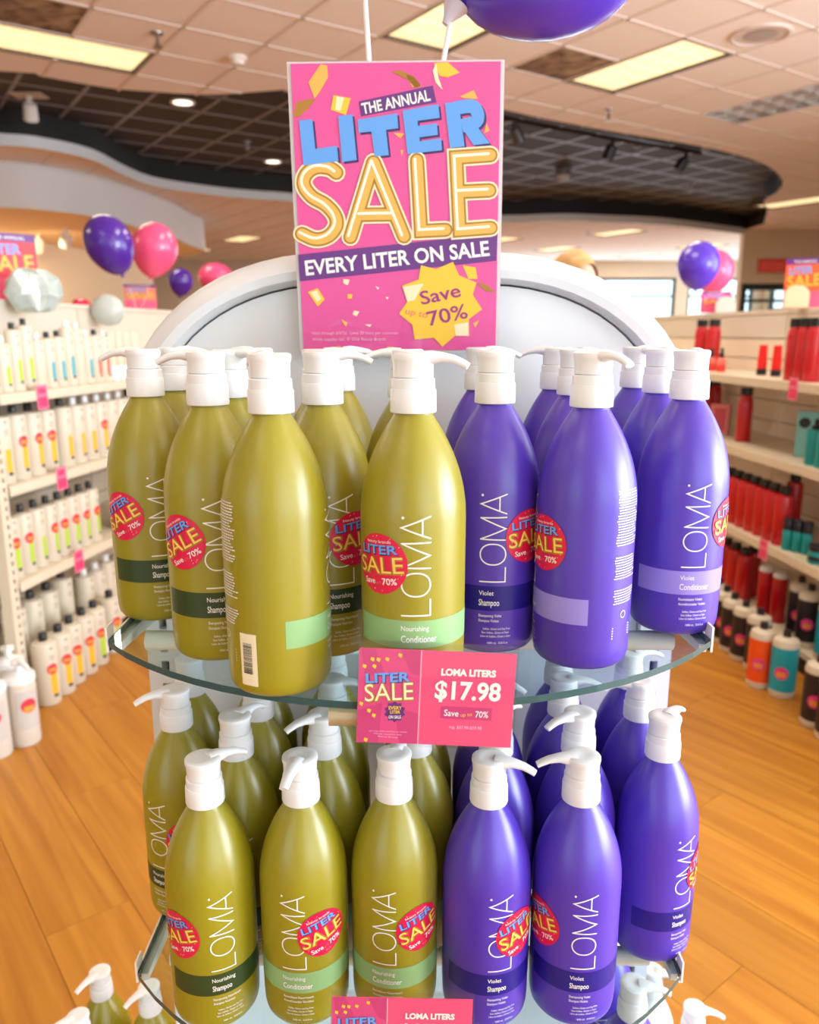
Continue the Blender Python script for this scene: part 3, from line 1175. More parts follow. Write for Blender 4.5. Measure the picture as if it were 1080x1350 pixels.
shelf_labels = ['upper curved glass shelf carrying the front row of liter bottles', 'middle curved glass shelf under the second tier of bottles', 'lowest glass shelf hidden below the second tier']
for si, z in enumerate(SHZ):
    t = thing('glass_shelf', shelf_labels[si], 'shelf', (0, SY, z), 0, 'glass shelves of the display stand')
    o2 = [(x, y - SY) for x, y in shelf_outline()] + [(GW_, GB - SY), (-GW_, GB - SY)]
    m = MB()
    n = len(o2)
    m.v = [(x, y, -0.006) for x, y in o2] + [(x, y, 0.0) for x, y in o2]
    m.f = [tuple(range(n - 1, -1, -1)), tuple(range(n, 2 * n))]
    m.m = [0, 0]
    build('glass_pane', m, GLASS, t)
    e = MB()
    for i in range(n):
        i2 = (i + 1) % n
        e.add([(o2[i][0], o2[i][1], -0.006), (o2[i2][0], o2[i2][1], -0.006), (o2[i2][0], o2[i2][1], 0.0), (o2[i][0], o2[i][1], 0.0)], [(0, 1, 2, 3)])
    build('glass_edge', e, EDGEG, t, 40)
    for sx in (-1, 1):
        x = sx * (GW_ + 0.0015)
        a, b = sorted((x, x + sx * 0.002))
        sr = MB().prism([(a, GC - SY + 0.004), (b, GC - SY + 0.004), (b, -0.012), (a, -0.012)], -0.012, -0.0005)
        sr.prism([(a, GC - SY + 0.002), (b, GC - SY + 0.002), (b, 0.690 - SY), (a, 0.690 - SY)], -0.012, 0.012)
        build('side_rail', sr, CREAM, t)
        x2 = sx * (GW_ - 0.007)
        a, b = sorted((x2, sx * GW_))
        br = MB().add([(a, GC - SY + 0.008, -0.0065), (b, GC - SY + 0.008, -0.0065), (b, -0.012, -0.0065), (a, -0.012, -0.0065),
                       (a, GC - SY + 0.008, -0.014), (b, GC - SY + 0.008, -0.014), (b, -0.012, -0.034), (a, -0.012, -0.034)],
                      [(0, 1, 2, 3), (7, 6, 5, 4), (0, 4, 5, 1), (1, 5, 6, 2), (2, 6, 7, 3), (3, 7, 4, 0)])
        build('bracket', br, CREAM, t)
    cb = MB().tube([(-GW_ + 0.02, 0.715 - SY, -0.0165), (GW_ - 0.02, 0.715 - SY, -0.0165)], 0.0095, 12)
    build('crossbar', cb, CREAM, t, 40)
    cl = MB().tube([(-0.062, GF + 0.012 - SY, -0.016), (0.02, GF + 0.012 - SY, -0.016)], 0.008, 10)
    build('sign_clip', cl, mat('clip_metal', rgb(190, 180, 150), 0.35, metal=0.5), t, 40)

# ================================================================== LITER BOTTLES
BH, BR = 0.213, 0.0408
_pr = [(0.0, 0.84), (0.0015, 0.90), (0.005, 0.96), (0.010, 0.985), (0.018, 0.994), (0.05, 1.0), (0.135, 1.0), (0.143, 0.992), (0.152, 0.968), (0.162, 0.922), (0.172, 0.855), (0.182, 0.765), (0.192, 0.652), (0.200, 0.545), (0.206, 0.455), (0.2105, 0.385), (0.2125, 0.358), (0.2165, 0.348)]
PROF = [(z, r * BR) for z, r in _pr]


def rad(z):
    for (z0, r0), (z1, r1) in zip(PROF[:-1], PROF[1:]):
        if z0 <= z <= z1:
            return r0 + (r1 - r0) * (z - z0) / (z1 - z0)
    return BR


def wrap(mb, vf, eps=0.0003, mi=0, flip=False):
    """flat piece (u along the girth, v height) laid round the bottle, facing -y at u = 0"""
    vs, fs = vf
    out = []
    for u, v in vs:
        a = u / BR
        r = rad(v) + eps
        out.append((r * math.sin(a), -r * math.cos(a), v))
    mb.add(out, [fix(f, vs) for f in fs], mi)


body_me = {}
bp = []
for z, r in PROF:
    bp.append((r, z))
fine = []
for (r0, z0), (r1, z1) in zip(bp[:-1], bp[1:]):
    fine.append((r0, z0))
    if 0.14 < z0 < 0.214:
        rm = (r0 + r1) / 2
        fine.append((rm + 0.00012, (z0 + z1) / 2))
fine.append(bp[-1])
for nm, mt in (('olive', OLIVE), ('violet', VIOLET), ('white', mat('white_bottle', rgb(238, 238, 240), 0.3))):
    body_me[nm] = MB().lathe(fine, 56).mesh('body', mt, 50)

# pump: collar and head, nozzle towards -y
col_m = MB().lathe([(0.0150, 0.2135), (0.0172, 0.2140), (0.0175, 0.2150), (0.0172, 0.2300), (0.0168, 0.2312), (0.0158, 0.2316)], 40)
COLLAR = col_m.mesh('collar', CAP, 40)
RINGM = MB().lathe([(0.0150, 0.2312), (0.0163, 0.2314), (0.0161, 0.2385), (0.0154, 0.2392), (0.0140, 0.2394)], 40).mesh('lock_ring', CAP, 40)
hd_m = MB().lathe([(0.0132, 0.2390), (0.0150, 0.2400), (0.0152, 0.2500), (0.0158, 0.2520), (0.0162, 0.2540), (0.0160, 0.2564), (0.0140, 0.2576), (0.0080, 0.2572), (0.0020, 0.2568)], 40)
hd_m.tube([(0, -0.006, 0.2530), (0, -0.014, 0.2543), (0, -0.022, 0.2545), (0, -0.031, 0.2530), (0, -0.0380, 0.2500), (0, -0.0415, 0.2480)], [0.0095, 0.0084, 0.0060, 0.0050, 0.0045, 0.0042], 14, flat=0.62)
HEAD = hd_m.mesh('pump_head', CAP, 45)

# brand lettering running up the bottle
lo = MB()
lw = 0.00115
z0, hgt = 0.0665, 0.0215


def up_text(pts):
    """text x runs up, text y runs left"""
    return [(hgt / 2 - y * hgt, z0 + x) for x, y in pts]


def add_st(pts, closed=False):
    wrap(lo, stroke(up_text(pts), lw, closed=closed, caps=not closed, step=0.0025))


x = 0.0
add_st([(x + 0.0125, 0), (x, 0), (x, 1)])
x += 0.0150
add_st([(x + 0.0090 + 0.0090 * math.cos(2 * PI * k / 36), 0.5 + 0.5 * math.copysign(abs(math.sin(2 * PI * k / 36)) ** 0.85, math.sin(2 * PI * k / 36))) for k in range(36)], True)
x += 0.0215
wM = 0.0195
add_st([(x, 0), (x + 0.0006, 1)])
add_st([(x + 0.0006, 1), (x + wM / 2, 0.02), (x + wM - 0.0006, 1)])
add_st([(x + wM - 0.0006, 1), (x + wM, 0)])
x += wM + 0.0030
wA = 0.0165
add_st([(x, 0), (x + wA / 2, 1), (x + wA, 0)])
add_st([(x + wA * 0.14, 0.28), (x + wA * 0.86, 0.28)])
wrap(lo, (up_text(ellipse(x + wA * 0.95, 0.95, 0.0011, 0.05, 10)), [tuple(range(10))]))
LOMA = {'ink': lo.mesh('brand_lettering', INK_WHITE)}

# label band: part of the girth only
def band_mesh(z0, z1, a0, a1, mt, eps=0.00018):
    m = MB()
    n = 40
    vs, fs = [], []
    for k in range(n + 1):
        u = BR * math.radians(a0 + (a1 - a0) * k / n)
        vs += [(u, z0), (u, z1)]
    for k in range(n):
        fs.append((2 * k, 2 * k + 2, 2 * k + 3, 2 * k + 1))
    wrap(m, (vs, fs), eps)
    return m.mesh('label_band', mt, 60)


BAND = {'olive_shampoo': band_mesh(0.0405, 0.0625, -74, 96, DKGREEN), 'olive_conditioner': band_mesh(0.0405, 0.0625, -74, 96, PALEGREEN),
        'violet_shampoo': band_mesh(0.0405, 0.0625, -74, 96, NAVY), 'violet_conditioner': band_mesh(0.0405, 0.0625, -74, 96, LAVENDER)}


def label_text(first, second, l3, l4):
    m = MB()
    xl = -0.0112

    def ln(s, x0, z, h, wd, bold=0.0):
        wrap(m, text_fit(s, x0, z, x0 + wd, z, h, bold), 0.00045)
    ln(first, xl, 0.0545, 0.0042, 0.0042 * 0.50 * len(first), 0.006)
    ln(second, xl, 0.0453, 0.0058, 0.0058 * 0.43 * len(second), 0.012)
    ln(l3, xl, 0.0350, 0.0027, 0.0027 * 0.43 * len(l3), 0.004)
    ln(l4, xl, 0.0305, 0.0027, 0.0027 * 0.43 * len(l4), 0.004)
    for k, s in enumerate(['Sulfate, Gluten and Soy Free', 'Sans Sulfate, Gluten et Soya', 'Libre de Sulfato, Gluten y Soya']):
        ln(s, xl + 0.004 - 0.001 * k, 0.0235 - 0.0034 * k, 0.0020, 0.0020 * 0.42 * len(s), 0.002)
    ln('1000 mL  33.8 fl.oz', xl + 0.008, 0.0105, 0.0021, 0.0021 * 0.45 * 19, 0.002)
    return m.mesh('product_text', INK_WHITE)


TEXT = {'olive_shampoo': label_text('Nourishing', 'Shampoo', 'Shampooing Nourrissant', 'Shampoo Nutritivo'),
        'olive_conditioner': label_text('Nourishing', 'Conditioner', 'Revitalisant Nourrissant', 'Acondicionador Nutritivo'),
        'violet_shampoo': label_text('Violet', 'Shampoo', 'Shampooing Violet', 'Shampoo Violeta'),
        'violet_conditioner': label_text('Violet', 'Conditioner', 'Revitalisant Violet', 'Acondicionador Violeta')}

# small print on the back: lines too fine to read
bk = MB()
rr = random.Random(3)
zz = 0.150
while zz > 0.055:
    if abs(zz - 0.100) < 0.004 or abs(zz - 0.075) < 0.003:
        zz -= 0.004
        continue
    u = -0.012 + rr.uniform(-0.001, 0.001)
    end = rr.uniform(0.010, 0.016)
    while u < end:
        wlen = rr.uniform(0.0012, 0.0036)
        wrap(bk, ([(u, zz), (u + wlen, zz), (u + wlen, zz + 0.0009), (u, zz + 0.0009)], [(0, 1, 2, 3)]), 0.0004)
        u += wlen + 0.0006
    zz -= 0.0022
for k in range(5):
    zz = 0.036 - 0.0022 * k
    wrap(bk, ([(-0.012, zz), (0.012, zz), (0.012, zz + 0.0009), (-0.012, zz + 0.0009)], [(0, 1, 2, 3)]), 0.0004)
wrap(bk, stroke(ellipse(0.0, 0.047, 0.003, 0.003, 14), 0.0006, True), 0.0004)
BACK = bk.mesh('back_print', INK_WHITE)
bc = MB()
n = 6
for k in range(n):
    u0, u1 = -0.0075 + 0.015 * k / n, -0.0075 + 0.015 * (k + 1) / n
    wrap(bc, ([(u0, 0.010), (u1, 0.010), (u1, 0.052), (u0, 0.052)], [(0, 1, 2, 3)]), 0.0003)
zz = 0.020
while zz < 0.045:
    hh = rr.choice([0.0003, 0.0005, 0.0008])
    for k in range(3):
        u0, u1 = -0.0045 + 0.008 * k / 3, -0.0045 + 0.008 * (k + 1) / 3
        wrap(bc, ([(u0, zz), (u1, zz), (u1, zz + hh), (u0, zz + hh)], [(0, 1, 2, 3)]), 0.0006, 1)
    zz += hh + rr.choice([0.0004, 0.0007])
BARCODE = bc.mesh('barcode', [mat('barcode_label', rgb(238, 226, 190), 0.5), INK_BLACK])

# round sale sticker
SZ, SR = 0.1045, 0.0232


def disc(rx, ry, rings=5, n=36):
    vs = [(0.0, 0.0)]
    fs = []
    for r in range(1, rings + 1):
        for k in range(n):
            a = 2 * PI * k / n
            vs.append((rx * r / rings * math.cos(a), ry * r / rings * math.sin(a)))
    for k in range(n):
        fs.append((0, 1 + k, 1 + (k + 1) % n))
    for r in range(rings - 1):
        for k in range(n):
            a, b = 1 + r * n + k, 1 + r * n + (k + 1) % n
            fs.append((a, a + n, b + n, b))
    return vs, fs


def lift(vf, dx, dz):
    return ([(x + dx, y + dz) for x, y in vf[0]], vf[1])


st = MB()
wrap(st, lift(disc(SR, SR), 0, SZ), 0.0006)
STICKER = st.mesh('sale_sticker', STICK, 60)
R_ = SR
SGOLD = mat('sticker_gold', rgb(248, 206, 96), 0.45)


def sticker_print(tilt):
    sl = MB()
    ca, sa = math.cos(math.radians(tilt)), math.sin(math.radians(tilt))

    def sput(vf, eps, mi):
        wrap(sl, ([(x * ca - y * sa, x * sa + y * ca + SZ) for x, y in vf[0]], vf[1]), eps, mi)

    sput(text_fit('beauty brands', -0.5 * R_, 0.66 * R_, 0.45 * R_, 0.72 * R_, 0.10 * R_), 0.0010, 0)
    sput(text_fit('LITER', -0.74 * R_, 0.24 * R_, 0.72 * R_, 0.36 * R_, 0.30 * R_, 0.03), 0.0009, 3)
    sput(text_fit('LITER', -0.77 * R_, 0.27 * R_, 0.69 * R_, 0.39 * R_, 0.30 * R_, 0.02), 0.0011, 1)
    sput(text_fit('SALE', -0.86 * R_, -0.40 * R_, 0.90 * R_, -0.24 * R_, 0.56 * R_, 0.045), 0.0010, 4)
    sput(text_fit('SALE', -0.87 * R_, -0.38 * R_, 0.88 * R_, -0.22 * R_, 0.56 * R_, 0.0), 0.0013, 2)
    sput(text_fit('Save', -0.62 * R_, -0.72 * R_, -0.14 * R_, -0.68 * R_, 0.20 * R_, 0.01), 0.0010, 0)
    sput(text_fit('up to', -0.10 * R_, -0.69 * R_, 0.10 * R_, -0.65 * R_, 0.12 * R_), 0.0010, 5)
    sput(text_fit('70%', 0.14 * R_, -0.67 * R_, 0.66 * R_, -0.62 * R_, 0.22 * R_, 0.01), 0.0010, 0)
    for k in range(14):
        a = rr.uniform(0, 2 * PI)
        q = rr.uniform(0.78, 0.94) * R_
        sput(lift(([(0, 0), (0.0008, 0.0003), (0.0006, 0.0012)], [(0, 1, 2)]), q * math.cos(a), q * math.sin(a)), 0.0010, 2 if k % 2 else 0)
    return sl.mesh('sticker_lettering', [INK_WHITE, BLUE, SGOLD, NAVYSH, GOLDD, CORAL])


STICKTXT = {t: sticker_print(t) for t in (0, 12, 24)}

NAMES = {'olive_shampoo': 'olive', 'olive_conditioner': 'olive', 'violet_shampoo': 'violet', 'violet_conditioner': 'violet'}


def liter_bottle(kind, X, Y, z, face, nozzle, sticker, label, group, plain=False, dz=0.0, tilt=0):
    toward = -math.atan2(X, Y)
    rz = toward + math.radians(face)
    colour = NAMES.get(kind, kind)
    t = thing('pump_bottle', label, 'bottle', (X, Y, z), rz, group)
    link('body', body_me[colour], t)
    link('collar', COLLAR, t)
    link('lock_ring', RINGM, t)
    h = link('pump_head', HEAD, t)
    h.rotation_euler = (0, 0, math.radians(nozzle) - rz)
    if not plain:
        link('brand_lettering', LOMA['ink'], t)
        link('label_band', BAND[kind], t)
        link('product_text', TEXT[kind], t)
        b = link('back_print', BACK, t)
        b.rotation_euler = (0, 0, math.radians(143))
        b = link('back_print', BACK, t)
        b.rotation_euler = (0, 0, math.radians(-150))
        b = link('barcode', BARCODE, t)
        b.rotation_euler = (0, 0, math.radians(-116))
        if sticker is not None:
            s = link('sale_sticker', STICKER, t)
            s.rotation_euler = (0, 0, math.radians(sticker - face))
            s.location = (0, 0, dz)
            link('sticker_lettering', STICKTXT[tilt], s)
    return t


def settle(pts, gap, lo, hi, rounds=400):
    """push bottles of one shelf apart until none touch; nearer ones keep their place"""
    P = [Vector(p) for p in pts]
    home = [p.copy() for p in P]
    for _ in range(rounds):
        for i in range(len(P)):
            for j in range(i):
                d = P[i] - P[j]
                L = d.length
                if L < gap:
                    d = d.normalized() * (gap - L) * 0.5
                    wi = 0.25 if home[i].y < home[j].y - 0.02 else (1.75 if home[j].y < home[i].y - 0.02 else 1.0)
                    P[i] += d * wi
                    P[j] -= d * (2 - wi)
        for p in P:
            p.x = min(max(p.x, -hi), hi)
            p.y = min(p.y, lo)
    return P


def neck_place(px, py, shelf_z):
    """bottle whose collar foot shows at a pixel: its height over the shelf is known"""
    q = on_z(px, py, shelf_z + BH)
    d = q.xy.normalized()
    return q.x + d.x * 0.017, q.y + d.y * 0.017


OS, OC, VS, VC = 'olive_shampoo', 'olive_conditioner', 'violet_shampoo', 'violet_conditioner'
g1 = 'liter bottles on the upper glass shelf'
top = [
    # kind, neck px, face, nozzle, sticker, label
    (OS, 193, 525, 8, -95, -46, 'olive shampoo bottle at the left end of the upper glass shelf, pump pointing left'),
    (OS, 276, 537, 2, -95, -44, 'olive shampoo bottle second from the left in the front of the upper shelf'),
    (OC, 361, 548, 80, -150, None, 'olive bottle turned to show its back, with barcode, front of the upper shelf'),
    (OS, 409, 539, 18, 92, 36, 'olive bottle with pump to the right, close behind the back-turned olive bottle'),
    (OS, 230, 517, 10, 100, None, 'olive bottle behind the leftmost bottle of the upper shelf'),
    (OS, 308, 528, 8, 60, None, 'olive bottle behind the second olive shampoo bottle of the upper shelf'),
    (OS, 336, 520, 8, -70, None, 'rearmost olive bottle behind the back-turned one on the upper shelf'),
    (OS, 421, 528, 12, 95, None, 'olive bottle third deep, its shoulder just left of the central olive bottle'),
    (OS, 433, 518, 12, 95, None, 'rearmost olive bottle beside the central olive conditioner on the upper shelf'),
    (OC, 545, 548, 3, 75, -38, 'olive conditioner bottle in the centre of the upper shelf behind the price card'),
    (OC, 531, 527, 0, -85, None, 'olive bottle hidden behind the central olive conditioner'),
    (VS, 655, 535, 2, 178, 49, 'violet shampoo bottle just right of the central olive conditioner'),
    (VS, 634, 516, 0, 85, None, 'violet bottle right behind the foremost violet shampoo of the upper shelf'),
    (VS, 735, 516, 0, -95, None, 'rear violet bottle with pump pointing left, behind the back-turned violet bottle'),
    (VS, 757, 523, 0, 120, None, 'violet bottle close behind the back-turned violet bottle of the upper shelf'),
    (VC, 779, 540, -88, 28, -52, 'violet conditioner bottle turned to show its back, front of the upper shelf'),
    (VC, 843, 514, 0, 28, None, 'rearmost violet bottle of the right end column on the upper shelf'),
    (VC, 873, 521, 0, 150, None, 'middle violet bottle of the right end column on the upper shelf'),
    (VC, 907, 529, 22, 146, 76, 'violet conditioner bottle at the right end of the upper glass shelf'),
]
for (kind, px, py, fc, nz_, stk, lab), pt in zip(top, settle([neck_place(e[1], e[2], SHZ[0]) for e in top], 2 * BR + 0.0008, SY - 0.028 - BR, GW_ - 0.019)):
    liter_bottle(kind, pt.x, pt.y, SHZ[0] + 0.0003, fc, nz_, stk, lab, g1, tilt=24 if px in (193, 276) else 0)
g2 = 'liter bottles on the middle glass shelf'
mid = [
    (OS, 272, 1070, 10, 128, -50, 'olive shampoo bottle at the left of the front row on the middle shelf'),
    (OC, 398, 1067, -16, -12, 22, 'olive conditioner bottle second in the front row of the middle shelf'),
    (OC, 520, 1063, -14, 165, 34, 'olive conditioner bottle in the centre of the middle shelf front row'),
    (VS, 644, 1070, 20, 72, 46, 'violet shampoo bottle with pump to the right, front row of the middle shelf'),
    (VS, 765, 1067, 14, -88, -50, 'violet shampoo bottle with pump to the left, front row of the middle shelf'),
    (VS, 872, 1007, 48, 138, 84, 'violet shampoo bottle at the right end of the middle shelf, label turned right'),
    (OS, 234, 967, -42, -62, 5, 'olive shampoo bottle at the left end of the middle shelf with pump to the left'),
    (OS, 313, 1006, 0, 150, None, 'olive bottle in the second row between the two left front bottles of the middle shelf'),
    (OC, 427, 1007, 0, -58, None, 'olive bottle in the second row behind the second front olive bottle'),
    (OC, 548, 1003, 0, 160, None, 'olive bottle in the second row under the price card'),
    (VS, 652, 1003, 0, 140, None, 'violet bottle in the second row under the right corner of the price card'),
    (VS, 761, 1000, 0, -62, None, 'violet bottle in the second row with pump forward left, middle shelf'),
    (OS, 252, 923, 0, 120, None, 'olive bottle in the rear behind the left end of the middle shelf'),
    (OS, 339, 960, 0, 100, None, 'olive bottle in the third row under the left front curve of the upper glass'),
    (OC, 437, 957, 0, 80, None, 'olive bottle in the third row just left of the price card'),
    (VS, 843, 956, 0, -85, None, 'violet bottle behind the right end bottle of the middle shelf'),
    (VS, 743, 956, 0, 80, None, 'violet bottle in the third row right of the price card'),
    (VS, 832, 918, 0, 100, None, 'rearmost violet bottle at the right of the middle shelf'),
    (VS, 733, 912, 0, 90, None, 'rearmost violet bottle right of the price card on the middle shelf'),
    (OC, 548, 955, 0, 120, None, 'olive bottle in the third row hidden behind the price card'),
    (VS, 648, 955, 0, 60, None, 'violet bottle in the third row hidden behind the price card'),
    (OS, 345, 915, 0, 90, None, 'rearmost olive bottle under the back-turned upper olive bottle'),
    (OS, 440, 915, 0, 90, None, 'rearmost olive bottle left of the price card on the middle shelf'),
]
for (kind, px, py, fc, nz_, stk, lab), pt in zip(mid, settle([neck_place(e[1], e[2], SHZ[1]) for e in mid], 2 * BR + 0.0008, SY - 0.028 - BR, GW_ - 0.008)):
    liter_bottle(kind, pt.x, pt.y, SHZ[1] + 0.0003, fc, nz_, stk, lab, g2, dz=-0.004, tilt=12)
g3 = 'bottles on the base of the display stand'
low = [
    (OS, 131, 1332, 0, -35, 'olive bottle on the stand base at the lower left, its pump over the wood floor'),
    (OS, 200, 1343, 0, -40, 'olive bottle on the stand base under the left bracket of the middle shelf'),
    (OS, 108, 1382, 0, -60, 'olive bottle cut by the bottom edge at the lower left corner'),
]
lowp = settle([neck_place(e[1], e[2], BASE_Z) for e in low], 2 * BR + 0.001, 1.06, 0.6)
for (kind, px, py, fc, nz_, lab), pt in zip(low, lowp):
    liter_bottle(kind, pt.x, pt.y, BASE_Z + 0.0003, fc, nz_, None, lab, g3)
wh = [(884, 1345, 70, 'white pump bottle on the stand base at the lower right'), (908, 1368, 75, 'white pump bottle nearest the bottom edge at the lower right')]
whp = settle([neck_place(e[0], e[1], BASE_Z) for e in wh], 2 * BR + 0.001, 1.06, 0.6)
for (px, py, nz_, lab), pt in zip(wh, whp):
    liter_bottle('white', pt.x, pt.y, BASE_Z + 0.0003, 0, nz_, None, lab, g3, plain=True)
for px, py, lab in [(832, 1352, 'violet bottle on the lowest shelf, its pump seen through the middle glass'), (800, 1262, 'violet bottle behind another on the lowest shelf at the right')]:
    X, Y = neck_place(px, py, SHZ[2])
    liter_bottle(VS, X, Y, SHZ[2] + 0.0003, 0, 80, None, lab, 'liter bottles on the lowest glass shelf')


# ================================================================== SALE POSTER
def quad_map(TL, TR, BL, BR_, w, h):
    """photo pixels on a flat sheet to sheet coordinates (x from the middle, z from the bottom)"""
    def f(x, y):
        t = 0.5
        for _ in range(6):
            lx, ly = TL[0] + (BL[0] - TL[0]) * t, TL[1] + (BL[1] - TL[1]) * t
            rx, ry = TR[0] + (BR_[0] - TR[0]) * t, TR[1] + (BR_[1] - TR[1]) * t
            s = (x - lx) / (rx - lx)
            top = TL[1] + (TR[1] - TL[1]) * s
            bot = BL[1] + (BR_[1] - BL[1]) * s
            t = (y - top) / (bot - top)
        return ((s - 0.5) * w, (1 - t) * h)
    return f


PW_, PH_ = 0.221, 0.297
pmap = quad_map((72, 78), (965, 68), (132, 1292), (945, 1285), PW_, PH_)


def balloon_word(fl, strokes, w, mats, d0):
    """thick rounded strokes in four shades like foil balloon letters"""
    for k, (grow, mi) in enumerate([(1.32, mats[0]), (1.05, mats[1]), (0.78, mats[2]), (0.20, mats[3])]):
        for si_, (st_, closed) in enumerate(strokes):
            pts = st_
            if k == 3:
                pts = [(x - w * 0.16, y - w * 0.10) for x, y in st_]
            fl.put(stroke(pts, w * grow, closed=closed), d0 + k * 0.00014 + si_ * 0.00002, mi)


Sst = smooth_pts([(268, 512), (235, 492), (180, 490), (138, 520), (130, 565), (165, 612), (222, 645), (262, 690), (268, 735), (235, 778), (180, 792), (122, 768)], 4)
SALE_ST = [([tuple(p) for p in Sst], False), ([(328, 783), (424, 470)], False), ([(426, 470), (556, 780)], False), ([(372, 688), (508, 686)], False),
           ([(610, 462), (628, 757), (732, 752)], False), ([(922, 440), (776, 450), (792, 754), (924, 744)], False), ([(786, 592), (918, 586)], False)]


def text_px(fl, s, p0, p1, h, depth, mi, bold=0.0, space=1.0):
    """string whose baseline runs p0..p1 in photo pixels (y down), cap height h"""
    vs, fs = text_fit(s, p0[0], -p0[1], p1[0], -p1[1], h, bold, space)
    fl.put(([(x, -y) for x, y in vs], fs), depth, mi)


poster = thing('sale_poster', 'large pink LITER SALE poster in a clear holder on the stand header', 'poster', (0, 0, 0))
pc = on_y(527, 462, SY - 0.032)
poster.location = (pc.x, pc.y - 0.006, pc.z)
poster.rotation_euler = (math.radians(3.0), math.radians(-0.6), 0)
build('clear_holder', MB().box(-PW_ / 2 - 0.004, PW_ / 2 + 0.004, -0.0022, 0.0, -0.003, PH_ + 0.002), CLEAR, poster)
build('holder_back', MB().box(-PW_ / 2 - 0.004, PW_ / 2 + 0.004, 0.0015, 0.003, -0.003, PH_ + 0.002), mat('holder_edge', rgb(222, 214, 214), 0.3), poster)
build('poster_sheet', MB().box(-PW_ / 2, PW_ / 2, 0.0003, 0.0012, 0, PH_), PINK, poster)
D0 = -0.0002
# confetti streamers
fl = Flat(pmap)
for poly, mi in [([(200, 80), (228, 85), (232, 130), (205, 175), (175, 215), (160, 180), (148, 150)], 0), ([(150, 215), (178, 215), (150, 250), (110, 285), (85, 285), (95, 230)], 1), ([(255, 200), (328, 212), (308, 278), (243, 258)], 2), ([(268, 205), (300, 210), (285, 262), (262, 258)], 3),
                 ([(500, 108), (540, 103), (600, 130), (628, 165), (600, 172), (570, 140)], 1), ([(560, 118), (600, 130), (626, 168), (590, 168)], 2), ([(680, 75), (740, 72), (790, 112), (740, 130), (705, 125)], 2), ([(690, 75), (700, 130), (718, 180), (688, 150), (676, 105)], 3),
                 ([(790, 205), (850, 180), (868, 215), (810, 212)], 0), ([(905, 310), (918, 340), (895, 352)], 0), ([(508, 350), (555, 352), (540, 372)], 0), ([(805, 905), (860, 915), (868, 965), (830, 965)], 2), ([(862, 980), (905, 990), (945, 1028), (905, 1020)], 1),
                 ([(148, 1022), (190, 1005), (220, 1055), (190, 1088)], 2), ([(160, 1025), (185, 1015), (205, 1052), (188, 1066)], 3), ([(298, 965), (325, 968), (318, 992), (300, 985)], 3), ([(316, 1032), (338, 1032), (335, 1052), (318, 1052)], 2), ([(345, 1105), (368, 1110), (355, 1132), (338, 1122)], 3), ([(290, 1145), (318, 1160), (310, 1178)], 2),
                 ([(390, 1168), (420, 1168), (412, 1180)], 3), ([(435, 995), (452, 1005), (444, 1012)], 3), ([(478, 1045), (492, 1045), (486, 1056)], 3), ([(245, 1270), (290, 1266), (298, 1288), (242, 1288)], 0), ([(485, 1268), (515, 1272), (505, 1285), (490, 1285)], 0), ([(850, 1165), (875, 1150), (860, 1185)], 0), ([(540, 420), (552, 418), (545, 445)], 0)]:
    fl.poly(poly, D0 + 0.0004 + (0.0001 if mi == 3 else 0), mi)
build('confetti', fl.mb, [GOLD, GOLDD, YELLOW, GOLDL], poster)
# purple strips
fl = Flat(pmap)
fl.poly([(362, 225), (676, 162), (692, 228), (372, 284)], D0 + 0.0005)
fl.poly([(106, 858), (952, 768), (948, 886), (114, 974)], D0 + 0.0005)
build('purple_strip', fl.mb, PURPLE, poster)
fl = Flat(pmap)
text_px(fl, 'THE ANNUAL', (379, 275), (668, 220), 44, D0 + 0.0009, 0, 0.028)
text_px(fl, 'EVERY LITER ON SALE', (140, 948), (920, 862), 66, D0 + 0.0009, 0, 0.026)
build('white_lettering', fl.mb, INK_WHITE, poster)
fl = Flat(pmap)
for dx, dy, mi, dep in ((9, 8, 1, 0.0006), (0, 0, 0, 0.0010)):
    for poly in [[(108, 300), (165, 296), (178, 415), (270, 402), (276, 465), (128, 482)], [(275, 284), (335, 276), (354, 460), (292, 468)],
                 [(358, 298), (525, 272), (530, 332), (478, 338), (490, 440), (430, 446), (416, 345), (362, 350)],
                 [(548, 262), (700, 236), (706, 290), (612, 302), (614, 322), (694, 312), (698, 358), (620, 368), (622, 384), (712, 372), (716, 420), (570, 436)]]:
        fl.poly([(x + dx, y + dy) for x, y in poly], D0 + dep, mi)
    # letter R
    fl.poly([(x + dx, y + dy) for x, y in [(728, 232), (785, 226), (812, 405), (750, 412)]], D0 + dep, mi)
    Rb = [tuple(p) for p in smooth_pts([(770, 252), (840, 244), (866, 270), (860, 305), (800, 322)], 4)]
    fl.put(stroke([(x + dx, y + dy) for x, y in Rb], 54, caps=False), D0 + dep + 0.00003, mi)
    fl.poly([(x + dx, y + dy) for x, y in [(800, 330), (860, 318), (918, 392), (850, 400)]], D0 + dep + 0.00006, mi)
build('liter_lettering', fl.mb, [BLUE, NAVYSH], poster)
fl = Flat(pmap)
balloon_word(fl, SALE_ST, 58, (0, 1, 2, 3), D0 + 0.0007)
build('sale_lettering', fl.mb, [GOLDL, GOLDD, GOLD, mat('poster_gold_white', rgb(255, 248, 226), 0.42)], poster)
